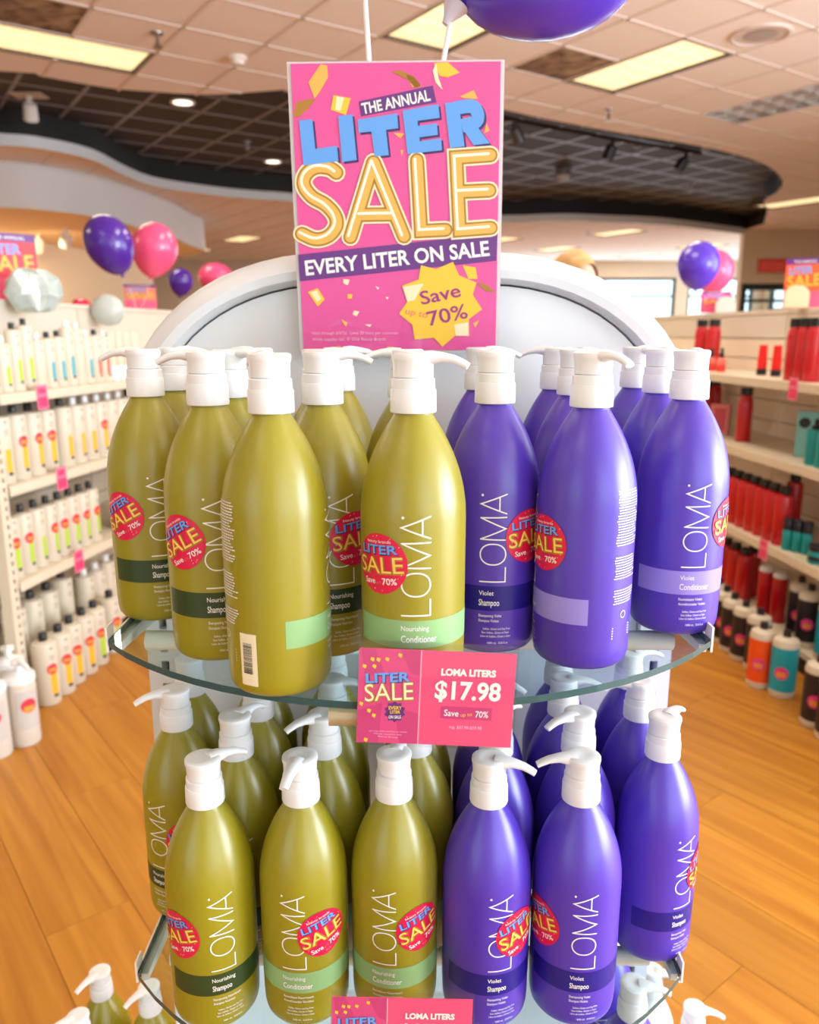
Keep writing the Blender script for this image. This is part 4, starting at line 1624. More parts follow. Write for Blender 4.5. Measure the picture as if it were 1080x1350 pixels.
# yellow star
fl = Flat(pmap)
star = [(628, 905), (692, 922), (764, 890), (790, 950), (864, 982), (848, 1035), (888, 1102), (832, 1145), (832, 1222), (772, 1222), (720, 1272), (684, 1230), (602, 1238), (592, 1170), (535, 1120), (570, 1068), (548, 995), (618, 968)]
cx_, cy_ = 712, 1082
fl.put(([(cx_, cy_)] + star, [(0, 1 + k, 1 + (k + 1) % len(star)) for k in range(len(star))]), D0 + 0.0008, 0)
fl.poly([(552, 1000), (640, 985), (600, 1060), (572, 1066)], D0 + 0.0009, 2)
fl.poly([(770, 1170), (828, 1160), (830, 1220), (776, 1220)], D0 + 0.0009, 2)
text_px(fl, 'Save', (632, 1080), (800, 1042), 62, D0 + 0.0012, 1, 0.012)
text_px(fl, '70%', (664, 1176), (830, 1138), 68, D0 + 0.0012, 1, 0.008)
text_px(fl, 'up to', (562, 1120), (655, 1140), 30, D0 + 0.0012, 3, 0.0)
build('star_burst', fl.mb, [YELLOW, MAGENTA, GOLDL, CORAL], poster)
fl = Flat(pmap)
text_px(fl, 'Valid through 6/9/26.  Limit 20 liters per customer.', (165, 1214), (536, 1214), 15, D0 + 0.0009, 0)
text_px(fl, 'While supplies last. © 2026 Beauty Brands', (168, 1242), (480, 1242), 15, D0 + 0.0009, 0)
build('small_print', fl.mb, mat('small_print_pink', rgb(252, 190, 220), 0.5), poster)


# ================================================================== PRICE CARDS
def price_card(loc, rot, label):
    w, h = 0.116, 0.0735
    m = quad_map((125, 105), (918, 135), (112, 582), (905, 618), w, h)
    t = thing('price_card', label, 'price sign', loc, 0, 'price cards on the glass shelves')
    t.rotation_euler = rot
    build('clear_holder', MB().box(-w / 2 - 0.0015, w / 2 + 0.0015, -0.0016, -0.0004, -0.0015, h + 0.006), CLEAR, t)
    build('holder_lip', MB().box(-w / 2 - 0.0015, w / 2 + 0.0015, 0.0010, 0.0018, -0.0015, h + 0.006), CLEAR, t)
    build('card', MB().box(-w / 2, w / 2, 0.0, 0.0008, 0, h), PINKCARD, t)
    d = 0.0
    fl = Flat(m)
    fl.poly([(120, 108), (433, 118), (422, 596), (108, 584)], d + 0.00012, 0)
    for poly in [[(130, 108), (200, 108), (250, 230), (150, 250)], [(330, 115), (430, 118), (428, 250), (380, 230)], [(112, 420), (240, 380), (220, 588), (112, 582)], [(300, 400), (424, 440), (422, 592), (330, 590)]]:
        fl.poly(poly, d + 0.0002, 1)
    fl.poly([(432, 118), (438, 118), (428, 597), (422, 596)], d + 0.00025, 2)
    fl.poly([(540, 400), (802, 412), (800, 476), (538, 462)], d + 0.0002, 1)
    build('card_panel', fl.mb, [mat('price_card_mid_pink', rgb(232, 74, 138), 0.45), PINKDARK, mat('card_line', rgb(250, 180, 200), 0.5)], t)
    fl = Flat(m)
    text_px(fl, 'LOMA LITERS', (536, 240), (815, 250), 34, d + 0.0005, 0, 0.05)
    text_px(fl, '$17.98', (505, 358), (842, 372), 92, d + 0.0005, 0, 0.03)
    text_px(fl, 'Save', (556, 448), (630, 453), 34, d + 0.0005, 0, 0.01)
    text_px(fl, '70%', (716, 457), (782, 460), 34, d + 0.0005, 0, 0.01)
    text_px(fl, 'up to', (642, 454), (700, 450), 20, d + 0.0005, 1, 0.0)
    text_px(fl, 'reg. $37.98-$59.98', (584, 514), (750, 522), 17, d + 0.0005, 2, 0.0)
    for k in range(3):
        text_px(fl, ['Valid through 6/9/26. Limit 20 liters per customer.', 'While supplies last.', 'Beauty Brands'][k], (170 + 25 * k, 528 + 14 * k), (370 - 25 * k, 536 + 14 * k), 7, d + 0.0005, 2)
    build('white_lettering', fl.mb, [INK_WHITE, YELLOW, mat('small_print_pink', rgb(252, 190, 220), 0.5)], t)
    fl = Flat(m)
    text_px(fl, 'LITER', (158, 284), (384, 276), 48, d + 0.0004, 1, 0.045)
    text_px(fl, 'LITER', (154, 280), (380, 272), 48, d + 0.0006, 0, 0.03)
    text_px(fl, 'SALE', (150, 376), (400, 366), 92, d + 0.0005, 3, 0.04)
    text_px(fl, 'SALE', (150, 374), (398, 364), 92, d + 0.0007, 2, 0.0)
    st_ = [(304 + (56 if k % 2 else 44) * math.cos(2 * PI * k / 20), 428 + (56 if k % 2 else 44) * math.sin(2 * PI * k / 20)) for k in range(20)]
    fl.put(([(304, 428)] + st_, [(0, 1 + k, 1 + (k + 1) % 20) for k in range(20)]), d + 0.0004, 4)
    text_px(fl, 'EVERY', (272, 416), (340, 416), 18, d + 0.0006, 5, 0.02)
    text_px(fl, 'LITER', (280, 436), (332, 436), 16, d + 0.0006, 5, 0.02)
    text_px(fl, 'ON SALE', (272, 462), (336, 462), 16, d + 0.0006, 6, 0.02)
    for x, y in [(180, 150), (190, 185), (210, 152), (140, 185), (165, 410), (190, 435), (150, 560), (320, 130), (255, 150), (125, 375)]:
        fl.poly([(x, y), (x + 18, y + 6), (x + 12, y + 24), (x - 4, y + 14)], d + 0.00045, 5)
    build('sale_lettering', fl.mb, [BLUE, NAVYSH, GOLDL, GOLDD, PURPLE, YELLOW, INK_WHITE], t)
    return t


p = on_y(572, 980, GF - 0.004)
price_card((p.x, GF - 0.006, p.z), (math.radians(-4), math.radians(2.6), 0), 'pink LOMA LITERS price card clipped to the upper glass shelf')
p = on_y(528, 1312, GF - 0.004)
price_card((p.x, GF - 0.006, p.z - 0.0795), (math.radians(-4), math.radians(1.5), 0), 'pink price card on the middle glass shelf, cut by the bottom edge')


# ================================================================== BALLOONS
def balloon_mesh(w, h, m):
    prof = []
    n = 18
    for k in range(n + 1):
        a = PI * k / n
        zz = -math.cos(a)
        r = math.sin(a)
        r *= 1.0 - 0.16 * max(0, -zz) ** 1.5
        zed = zz if zz > 0 else zz * 1.12
        prof.append((max(0.004, r * w / 2), zed * h / 2.12 + h * 0.53))
    me = MB().lathe(prof, 36, cap0=True, cap1=True).mesh('balloon_skin', m, 70)
    return me


def balloon(c, w, h, m, label, tilt=(0, 0), string=None, group='party balloons', stick=None):
    t = thing('balloon', label, 'balloon', c, 0, group)
    t.rotation_euler = (tilt[0], tilt[1], 0)
    link('balloon_skin', balloon_mesh(w, h, m), t)
    build('knot', MB().lathe([(0.003, 0.006), (0.005, 0.0), (0.011, -0.010), (0.012, -0.013), (0.004, -0.012)], 12), m, t, 40)
    if string:
        d = Matrix.Rotation(tilt[1], 4, 'Y') @ Matrix.Rotation(tilt[0], 4, 'X')
        q = d.inverted() @ (Vector(string) if len(string) == 3 else Vector((string[0], string[1], -c.z + 0.03)))
        if len(string) == 2:
            wt = build('weight', MB().lathe([(0.03, -0.03), (0.032, -0.025), (0.02, 0.0), (0.004, 0.004)], 14), mat('weight_silver', rgb(180, 180, 185), 0.3), t, 40)
            wt.location = q
        build('string', MB().tube([(0, 0, -0.008), tuple(q * 0.5 + Vector((0.01, 0, 0))), tuple(q)], 0.0013, 5), mat('balloon_string', rgb(238, 232, 224), 0.6), t)
    return t


BPUR = mat('purple_balloon', rgb(74, 32, 148), 0.22, coat=0.2)
BPUR2 = mat('violet_balloon', rgb(82, 50, 190), 0.24, coat=0.2)
BPNK = mat('pink_balloon', rgb(244, 84, 134), 0.24, coat=0.2)
BRED = mat('red_pink_balloon', rgb(222, 30, 78), 0.24, coat=0.2)


def at_depth(px, py, Y):
    return on_y(px, py, Y)


def put_balloon(px, py_bottom, wpx, hpx, Y, m, lab, tilt=(0, 0), string=None):
    p = on_y(px, py_bottom, Y)
    z = Y * CT - (p.z - EYE) * ST
    return balloon(p, wpx * z / FPX, hpx * z / FPX, m, lab, tilt, string)


# far left pair over the shelving, with strings down to the shelf top
put_balloon(161, 362, 62, 78, 4.2, BPUR, 'dark purple balloon on a string at the left, beside a pink one', (0, -0.35), (0.06, 0.0, -0.17))
put_balloon(198, 366, 59, 70, 4.55, BPNK, 'pink balloon on a string right of the dark purple one', (0, 0.22), (-0.06, 0.0, -0.16))
put_balloon(237, 391, 32, 36, 6.4, BPUR, 'small purple balloon just left of the white header', (0, 0.12), (0.0, 0.03))
put_balloon(284, 388, 46, 40, 6.8, BPNK, 'pink balloon mostly hidden by the left shoulder of the white header', (0, 0.1), (0.0, 0.03))
put_balloon(109, 424, 28, 30, 5.6, BRED, 'small red-pink balloon peeking over the left shelving', (0, 0), (0.0, 0.03))
put_balloon(48, 409, 22, 28, 5.6, BPUR, 'dark balloon sliver behind the left shelf sign', (0, 0), (0.0, 0.03))
put_balloon(917, 383, 54, 62, 5.0, BPUR2, 'violet balloon over the right shelving in front of a pink one', (0, 0.05), (0.0, 0.0, -0.10))
put_balloon(938, 388, 50, 56, 5.4, BPNK, 'pink balloon half behind the violet one at the right', (0, 0.05), (0.0, 0.0, -0.10))
# big balloon tied to a stick behind the poster
bk = on_y(594, 20, SY + 0.10)
ft = on_y(566, 88, SY + 0.075)
t = thing('balloon', 'big purple balloon on a white stick above the poster', 'balloon', (bk.x, bk.y, bk.z), 0, 'balloons on sticks')
CUP = mat('frosted_cup', rgb(206, 200, 214), 0.25)
skin = link('balloon_skin', balloon_mesh(0.235, 0.27, BPUR2), t)
skin.location = (0.012, 0, 0.012)
skin.rotation_euler = (0, math.radians(54), 0)
ax = Vector((math.sin(math.radians(35)), 0, math.cos(math.radians(35))))
cup = build('stick_cup', MB().lathe([(0.005, -0.012), (0.007, -0.004), (0.013, 0.006), (0.017, 0.014), (0.015, 0.014), (0.010, 0.006)], 20, cap1=False), CUP, t, 40)
cup.rotation_euler = (0, math.radians(30), 0)
build('knot', MB().lathe([(0.003, 0.0), (0.007, 0.008), (0.006, 0.014), (0.002, 0.016)], 12), BPUR2, t, 40).rotation_euler = (0, math.radians(62), 0)
low_end = on_y(556, 150, SY + 0.068)
build('stick', MB().tube([(0, 0, -0.006), tuple(low_end - bk + Vector((0, 0, -0.08)))], 0.0032, 10), mat('stick_white', rgb(240, 238, 236), 0.4), t, 40)
k2 = on_y(478, -60, SY + 0.10)
t = thing('balloon', 'white balloon stick rising out of view left of the big purple balloon', 'balloon', (k2.x, k2.y, k2.z), 0, 'balloons on sticks')
sk = link('balloon_skin', balloon_mesh(0.235, 0.27, BPNK), t)
sk.location = (-0.006, 0, 0.014)
sk.rotation_euler = (0, math.radians(-35), 0)
build('stick_cup', MB().lathe([(0.005, -0.012), (0.007, -0.004), (0.013, 0.006), (0.017, 0.014), (0.015, 0.014), (0.010, 0.006)], 20, cap1=False), CUP, t, 40)
le = on_y(496, 150, SY + 0.068)
build('stick', MB().tube([(0, 0, -0.006), tuple(le - k2 + Vector((0, 0, -0.08)))], 0.0032, 10), MATS['stick_white'], t, 40)


# ================================================================== SHELVING AND ITS GOODS
PANEL = mat('shelf_panel', rgb(204, 190, 168), 0.6)
SHELFW = mat('shelf_white', rgb(216, 204, 182), 0.5)
SLAT = mat('slat_board', rgb(228, 212, 190), 0.6)
HEADW = mat('shelf_header', rgb(212, 202, 188), 0.6)


def gondola(label, loc, rz, length, depth, shelves, height, sect, slatted_from, top_band, slat_m, post_s=()):
    t = thing('shelving_unit', label, 'shelves', (loc[0], loc[1], 0), rz, 'shelving units along the aisle')
    build('kick_plate', MB().box(0, length, 0.04, depth, 0.0, 0.075), BLACK, t)
    build('base_deck', MB().box(0, length, 0.02, depth, 0.075, 0.10), SHELFW, t)
    build('back_panel', MB().box(0, length, depth + 0.012, depth + 0.03, 0.0, height), PANEL, t)
    ns = max(1, round(length / sect))
    sl = MB().box(0.004, length / ns - 0.004, depth - 0.002, depth + 0.012, 0.003, 0.097).mesh('slat', slat_m)
    z = slatted_from
    while z + 0.1 < height - top_band:
        for k in range(ns):
            o = link('slat', sl, t)
            o.location = (k * length / ns, 0, z)
        z += 0.1
    for k in range(ns):
        build('header_board', MB().box(k * length / ns + 0.003, (k + 1) * length / ns - 0.003, depth - 0.004, depth + 0.012, z + 0.004, height), HEADW, t)
    build('top_cap', MB().box(0, length, depth - 0.01, depth + 0.05, height, height + 0.02), HEADW, t)
    for x0, x1, zt in shelves:
        s_ = build('shelf', MB().box(x0, x1, 0.0, depth - 0.004, zt - 0.018, zt), SHELFW, t)
        build('price_rail', MB().box(x0, x1, -0.008, 0.0, zt - 0.032, zt + 0.002, b=0.003), SHELFW, s_)
        for xx in (x0 + 0.003, x1 - 0.006):
            build('shelf_bracket', MB().add([(xx, 0.03, zt - 0.018), (xx, depth - 0.004, zt - 0.018), (xx, depth - 0.004, zt - 0.07), (xx + 0.003, 0.03, zt - 0.018), (xx + 0.003, depth - 0.004, zt - 0.018), (xx + 0.003, depth - 0.004, zt - 0.07)],
                                           [(0, 2, 1), (3, 4, 5), (0, 1, 4, 3), (1, 2, 5, 4), (2, 0, 3, 5)]), SHELFW, s_)
    for xs in post_s:
        u = MB()
        u.box(xs - 0.03, xs - 0.008, 0.0, 0.04, 0.0, 1.06).box(xs + 0.004, xs + 0.014, 0.0, 0.04, 0.0, 1.06)
        z = 0.0
        while z < 1.05:
            u.box(xs - 0.008, xs + 0.004, 0.0, 0.008, z, z + 0.016)
            z += 0.032
        p_ = build('post', u, SHELFW, t)
        build('slot_back', MB().box(xs - 0.008, xs + 0.004, 0.025, 0.03, 0.0, 1.06), DARK, p_)
    return t


GLM, GLA, GLD = 0.15, -1.744, 0.42
gl_d = Vector((GLM, 1)).normalized()
gl_n = Vector((-gl_d.y, gl_d.x))
GL0 = Vector((GLA + GLM * 1.4, 1.4))
gl_rz = math.atan2(gl_d.y, gl_d.x)
AZ, BZ, CZ = 1.105, 0.798, 0.461
gondola('cream shelving along the left aisle filled with white bottles', GL0, gl_rz, 3.66, GLD,
        [(0.0, 1.215, AZ), (1.225, 2.435, AZ), (2.445, 3.655, AZ), (1.225, 2.435, BZ), (2.445, 3.655, BZ), (1.225, 2.435, CZ), (2.445, 3.655, CZ)], 1.42, 1.22, 0.12, 0.16, PANEL, post_s=(1.205,))


def gl_pos(s_, yl):
    return GL0 + gl_d * s_ + gl_n * yl


GRM, GRB, GRD = -0.08, 1.50, 0.40
gr_d = Vector((0.08, -1)).normalized()
gr_n = Vector((-gr_d.y, gr_d.x))
GR0 = Vector((GRB + GRM * (6.0 - 2.9), 6.0))
gr_rz = math.atan2(gr_d.y, gr_d.x)
AR, BR2, CR = 1.118, 0.808, 0.452
gondola('slat-backed shelving along the right aisle with red and teal products', GR0, gr_rz, 4.27, GRD,
        [(0.0, 2.13, AR), (2.14, 4.27, AR), (0.0, 2.13, BR2), (2.14, 4.27, BR2), (0.0, 2.13, CR), (2.14, 4.27, CR)], 1.40, 2.135, 0.18, 0.11, SLAT)


def gr_at(px, py, yl):
    r = ray(px, py)
    t_ = (GRB + yl - GRM * 2.9) / (r.x - GRM * r.y)
    return Vector((r.x * t_, r.y * t_))


ORD = ['first', 'second', 'third', 'fourth', 'fifth', 'sixth', 'seventh', 'eighth', 'ninth', 'tenth', 'eleventh', 'twelfth', 'thirteenth', 'fourteenth', 'fifteenth', 'sixteenth', 'seventeenth', 'eighteenth', 'nineteenth', 'twentieth', 'twenty-first', 'twenty-second', 'twenty-third', 'twenty-fourth']
_pm = {}


def curved_patch(r, z0, z1, a0, a1, n=8, eps=0.0006, ey=1.0):
    m = MB()
    for k in range(n):
        q = [math.radians(a0 + (a1 - a0) * (k + e) / n) for e in (0, 1)]
        m.add([((r + eps) * math.sin(q[0]), -(r * ey + eps) * math.cos(q[0]), z0), ((r + eps) * math.sin(q[1]), -(r * ey + eps) * math.cos(q[1]), z0),
               ((r + eps) * math.sin(q[1]), -(r * ey + eps) * math.cos(q[1]), z1), ((r + eps) * math.sin(q[0]), -(r * ey + eps) * math.cos(q[0]), z1)], [(0, 1, 2, 3)])
    return m


def curved_disc(r, zc, rad_, eps=0.0010, n=20, ey=1.0):
    m = MB()
    vs = [(0, 0)] + [(rad_ * math.cos(2 * PI * k / n), rad_ * math.sin(2 * PI * k / n)) for k in range(n)]
    inner = [(x * 0.5, y * 0.5) for x, y in vs[1:]]
    pts = [vs[0]] + inner + vs[1:]
    out = []
    for x, y in pts:
        a = x / r
        out.append(((r + eps) * math.sin(a), -(r * ey + eps) * math.cos(a), zc + y))
    fs = [(0, 1 + k, 1 + (k + 1) % n) for k in range(n)] + [(1 + k, 1 + n + k, 1 + n + (k + 1) % n, 1 + (k + 1) % n) for k in range(n)]
    m.add(out, fs)
    return m


SMALLSTK = mat('small_sticker', rgb(214, 50, 70), 0.4)
SMALLSTK2 = mat('small_sticker_gold', rgb(236, 150, 60), 0.4)
SMALLSTK3 = mat('small_sticker_pink', rgb(226, 60, 140), 0.4)


def product(name, parts, loc, rz, label, cat, group, key):
    """one product: lathed parts (name, material, profile, squash), shared between alike ones"""
    t = thing(name, label, cat, loc, rz, group)
    if key not in _pm:
        _pm[key] = [(n_, fn()) for n_, fn in parts]
    objs = {}
    for n_, me in _pm[key]:
        if '>' in n_:
            pn, cn = n_.split('>')
            link(cn, me, objs[pn])
        else:
            objs[n_] = link(n_, me, t)
    return t


def lat(m, prof, ex=1.0, ey=1.0, n=28):
    return lambda: MB().lathe(prof, n, ex=ex, ey=ey).mesh('part', m, 45)


WB = mat('white_product_plastic', rgb(214, 204, 184), 0.4)
GREYTXT = mat('grey_label_text', rgb(150, 142, 130), 0.6)
STRIPES = {'orange': mat('orange_stripe', rgb(248, 180, 40), 0.5), 'lime': mat('lime_stripe', rgb(176, 208, 60), 0.5), 'teal': mat('teal_stripe', rgb(70, 170, 184), 0.5), 'red': mat('coral_stripe', rgb(240, 86, 76), 0.5)}


def white_bottle_parts(r, h, stripe, capm, sticker, ey=1.0):
    ch = 0.028 if r > 0.03 else 0.022
    hb = h - ch
    P = [('body', lat(WB, [(r * 0.92, 0), (r, 0.004), (r, hb - r * 0.35), (r * 0.93, hb - r * 0.16), (r * 0.7, hb - 0.004), (r * 0.34, hb)], 1, ey)),
         ('cap', lat(capm, [(r * 0.34, hb), (r * 0.35, hb + 0.002), (r * 0.34, h - 0.002), (r * 0.30, h)], 1, 1))]
    if stripe:
        P.append(('colour_stripe', lambda: curved_patch(r, h * 0.16, h * 0.46, -12, 20, ey=ey).mesh('p', STRIPES[stripe])))
        P.append(('black_mark', lambda: curved_patch(r, h * 0.115, h * 0.155, -4, 20, ey=ey).mesh('p', INK_BLACK)))
    P.append(('label_text', lambda: (lambda m: m.mesh('p', GREYTXT))(small_lines(r, h, ey))))
    if sticker:
        P.append(('sticker', lambda: curved_disc(r, h * 0.52, 0.020, ey=ey).mesh('p', SMALLSTK)))
        P.append(('sticker>sticker_print', lambda: curved_patch(r, h * 0.485, h * 0.535, -18, 18, eps=0.0016, ey=ey).mesh('p', SMALLSTK2)))
    return P


def small_lines(r, h, ey):
    m = MB()
    for z0, z1, a in ((0.80, 0.825, 9), (0.70, 0.708, 14), (0.685, 0.693, 12), (0.66, 0.666, 13), (0.645, 0.651, 10)):
        q = curved_patch(r, h * z0, h * z1, -a + 2, a + 2, n=4, ey=ey)
        m.add(q.v, q.f)
    return m


gl_face = gl_rz + 0.0


def facing(loc, base_rz, turn):
    """front (-y) turned to the aisle, then a little to the viewer"""
    return base_rz + math.radians(turn)


# --- left, top shelf
seqA = ['orange', 'orange', None, 'orange', 'lime', 'lime', 'lime', None, 'teal', 'teal', 'teal', None, 'teal', 'red', 'red', None, None, None, None]
capA = [1, 0, 0, 1, 0, 1, 1, 0, 1, 1, 0, 0, 0, 1, 0, 0, 0, 0, 0]
s_ = 0.985
for k, sc in enumerate(seqA):
    hgt_ = [0.225, 0.215, 0.23, 0.235, 0.19, 0.235, 0.25, 0.2, 0.205, 0.21, 0.245, 0.24, 0.21, 0.215, 0.21, 0.21, 0.205, 0.205, 0.205][k]
    s_ += 0.066
    if abs(s_ - 1.22) < 0.03:
        s_ += 0.03
    p = gl_pos(s_, 0.055)
    if k < 15:
        lab = 'white bottle, %s, %s cap, %s from left on top left shelf' % ((sc + ' stripe') if sc else 'no stripe', 'black' if capA[k] else 'white', ORD[k])
        product('shampoo_bottle', white_bottle_parts(0.029, hgt_, sc, BLACK if capA[k] else CAP, False, 0.8), (p.x, p.y, AZ + 0.0004), gl_rz - 0.25, lab, 'bottle', 'bottles on the top left shelf', ('wa', hgt_, sc, capA[k]))
    else:
        lab = 'white cap-down tube, %s from the left in the group on the top left shelf' % ORD[k - 15]
        tp = [('cap', lat(CAP, [(0.024, 0), (0.026, 0.002), (0.026, 0.06), (0.025, 0.062)])), ('tube_body', lambda: MB().lathe([(0.0245, 0.062), (0.027, 0.075), (0.028, 0.18), (0.028, 0.205)], 24, ey=0.55).mesh('p', WB, 45))]
        product('product_tube', tp, (p.x, p.y, AZ + 0.0004), gl_rz, lab, 'tube', 'tubes on the top left shelf', 'tubeA')

# --- left, second shelf: large bottles
for k in range(13):
    s_ = 1.285 + k * 0.088 + (0.02 if k > 3 else 0)
    if s_ > 2.40:
        s_ += 0.10
    p = gl_pos(s_, 0.06)
    stk = k in (1, 2, 3, 7)
    lab = 'large white bottle, orange stripe%s, %s from left on second left shelf' % (', red sticker' if stk else '', ORD[k])
    product('shampoo_bottle', white_bottle_parts(0.040, 0.262, 'orange', BLACK if k < 5 or k > 9 else CAP, stk), (p.x, p.y, BZ + 0.0004), gl_rz - 0.3 + 0.1 * (k % 3), lab, 'bottle', 'bottles on the second left shelf', ('wb', k < 5 or k > 9, stk))
# --- left, third shelf
for k in range(11):
    s_ = 1.275 + k * 0.075 + (0.16 if k > 7 else 0)
    p = gl_pos(s_, 0.055)
    stk = k not in (2, 10)
    lab = 'white bottle, lime stripe%s, %s from left on third left shelf' % (', red sticker' if stk else '', ORD[k])
    product('shampoo_bottle', white_bottle_parts(0.035, 0.25, 'lime', BLACK if k < 8 else CAP, stk), (p.x, p.y, CZ + 0.0004), gl_rz - 0.3 + 0.08 * (k % 4), lab, 'bottle', 'bottles on the third left shelf', ('wc', k < 8, stk))
# --- left, base deck behind the floor row
for k, (s_, sc, stk, h_) in enumerate([(1.30, None, 0, 0.27), (1.40, None, 0, 0.27), (1.50, None, 0, 0.27), (1.60, None, 0, 0.29), (1.76, None, 0, 0.25), (1.85, None, 0, 0.25), (1.94, None, 0, 0.26), (2.05, 'teal', 1, 0.26), (2.15, 'teal', 1, 0.26)]):
    p = gl_pos(s_, 0.09)
    lab = 'white bottle%s, %s from left on bottom deck of left shelving' % (', red sticker' if stk else '', ORD[k])
    product('shampoo_bottle', white_bottle_parts(0.042, h_, sc, BLACK if k < 4 else CAP, bool(stk)), (p.x, p.y, 0.1004), gl_rz - 0.2, lab, 'bottle', 'bottles on the left bottom deck', ('wd', h_, sc, k < 4, stk))
# --- left, row standing on the floor
lastp = None
for k, (px, py, sc) in enumerate([(66, 931, 'orange'), (82, 919, 'orange'), (95, 907, 'orange'), (108, 896, 'orange'), (123, 884, 'lime'), (150, 862, 'lime')]):
    q = on_z(px, py, 0.0).xy
    q = q + q.normalized() * 0.04
    if lastp is not None and (q - lastp).length < 0.088:
        q = lastp + (q - lastp).normalized() * 0.088
    lastp = q
    lab = 'white bottle, %s stripe, red sticker, %s in the left floor row' % (sc, ORD[k])
    product('shampoo_bottle', white_bottle_parts(0.043, 0.265, sc, BLACK, True), (q.x, q.y, 0.0004), gl_rz - 0.45, lab, 'bottle', 'bottles on the floor at the left', ('wf', sc))


def jug(loc, rz, lab):
    r = 0.046
    P = [('body', lat(mat('jug_plastic', rgb(210, 200, 186), 0.4), [(r * 0.94, 0), (r, 0.006), (r, 0.20), (r * 0.97, 0.215), (r * 0.9, 0.222)])),
         ('lid', lat(CAP, [(r * 1.03, 0.215), (r * 1.05, 0.222), (r * 1.02, 0.236), (r * 0.5, 0.246), (0.012, 0.248)])),
         ('pump_stem', lat(CAP, [(0.012, 0.247), (0.011, 0.268), (0.02, 0.27), (0.021, 0.282), (0.012, 0.286)])),
         ('nozzle', lambda: MB().tube([(0, 0, 0.279), (0, -0.03, 0.281), (0, -0.06, 0.276), (0, -0.072, 0.268)], [0.01, 0.009, 0.007, 0.006], 10).mesh('p', CAP, 45)),
         ('label', lambda: curved_patch(r, 0.06, 0.19, -50, 50, n=12).mesh('p', mat('jug_label', rgb(196, 188, 182), 0.5))),
         ('sticker', lambda: curved_disc(r, 0.14, 0.024, eps=0.0016).mesh('p', SMALLSTK)),
         ('sticker>sticker_print', lambda: curved_patch(r, 0.12, 0.14, -20, 20, eps=0.0022).mesh('p', SMALLSTK2))]
    product('pump_jug', P, loc, rz, lab, 'bottle', 'pump jugs on the floor', 'jug')


for px, py, lab in [(36, 985, 'grey-labelled pump jug on the floor at the left, the right one of the front pair'), (-2, 1002, 'grey-labelled pump jug on the floor cut by the left edge'), (22, 962, 'white pump jug on the floor behind the front pair at the left')]:
    q = on_z(px, py, 0.0).xy
    q = q + q.normalized() * 0.044
    jug((q.x, q.y, 0.0004), 0.9 if px == 36 else 0.5, lab)

# --- right shelving goods
REDM = mat('red_bottle', rgb(200, 16, 30), 0.28, coat=0.3)
RED2 = mat('bright_red_tube', rgb(236, 30, 20), 0.35)
TEAL = mat('teal_bottle', rgb(8, 148, 148), 0.3)
TEAL2 = mat('turquoise_bottle', rgb(20, 160, 180), 0.35)
NAVYCAP = mat('navy_cap', rgb(24, 26, 44), 0.35)
BLK2 = mat('black_bottle', rgb(34, 28, 36), 0.35)
ORG = mat('orange_bottle', rgb(240, 84, 20), 0.35)


def red_tall(h=0.245, r=0.031):
    return [('body', lat(REDM, [(r * 0.95, 0), (r, 0.003), (r * 0.98, h * 0.5), (r, h * 0.68), (r * 0.9, h * 0.78), (r * 0.72, h * 0.86)])), ('cap', lat(BLACK, [(r * 0.74, h * 0.86), (r * 0.8, h * 0.865), (r * 0.8, h * 0.995), (r * 0.76, h)]))]


def two_tone(bm, h=0.24, r=0.047, stick=True, capm=None):
    P = [('foot', lat(WB, [(r * 0.93, 0), (r, 0.004), (r, 0.026)])), ('body', lat(bm, [(r * 1.002, 0.026), (r * 1.002, h * 0.82)])),
         ('shoulder', lat(WB, [(r, h * 0.82), (r, h * 0.86), (r * 0.9, h * 0.93), (r * 0.5, h * 0.965), (r * 0.3, h * 0.97)]))]
    P.append(('cap', lat(capm or BLACK, [(r * 0.3, h * 0.965), (r * 0.32, h * 0.97), (r * 0.3, h * 1.07), (r * 0.26, h * 1.075)])))
    if stick:
        P.append(('sticker', lambda: curved_disc(r, h * 0.42, 0.024, eps=0.0014).mesh('p', SMALLSTK3)))
        P.append(('sticker>sticker_print', lambda: curved_patch(r, h * 0.36, h * 0.44, -18, 18, eps=0.0022).mesh('p', SMALLSTK2)))
    return P


GRZ = -0.55


def put_right(name, parts, px, py, yl, z, lab, cat, group, key, rz=GRZ):
    p = gr_at(px, py, yl)
    return product(name, parts, (p.x, p.y, z + 0.0004), rz, lab, cat, group, key)


gA = 'products on the top right shelf'
for px, lab in [(1044, 'tall red bottle with black cap, left of the three on the top right shelf'), (1057, 'tall red bottle with black cap, middle of the three on the top right shelf'), (1070, 'tall red bottle with black cap, right of the three on the top right shelf')]:
    put_right('hair_spray_bottle', red_tall(), px, 490, 0.09, AR, lab, 'bottle', gA, 'redtall')
for px, lab in [(1004, 'small bright red tube on a black cap, the left one on the top right shelf'), (1023, 'small bright red tube on a black cap, the right one on the top right shelf')]:
    P = [('cap', lat(BLACK, [(0.021, 0), (0.022, 0.002), (0.022, 0.026), (0.0215, 0.028)])), ('tube_body', lambda: MB().lathe([(0.0205, 0.028), (0.021, 0.06), (0.017, 0.13), (0.0175, 0.135)], 24, ey=0.6).mesh('p', RED2, 45))]
    put_right('product_tube', P, px, 490, 0.18, AR, lab, 'tube', gA, 'redtube')
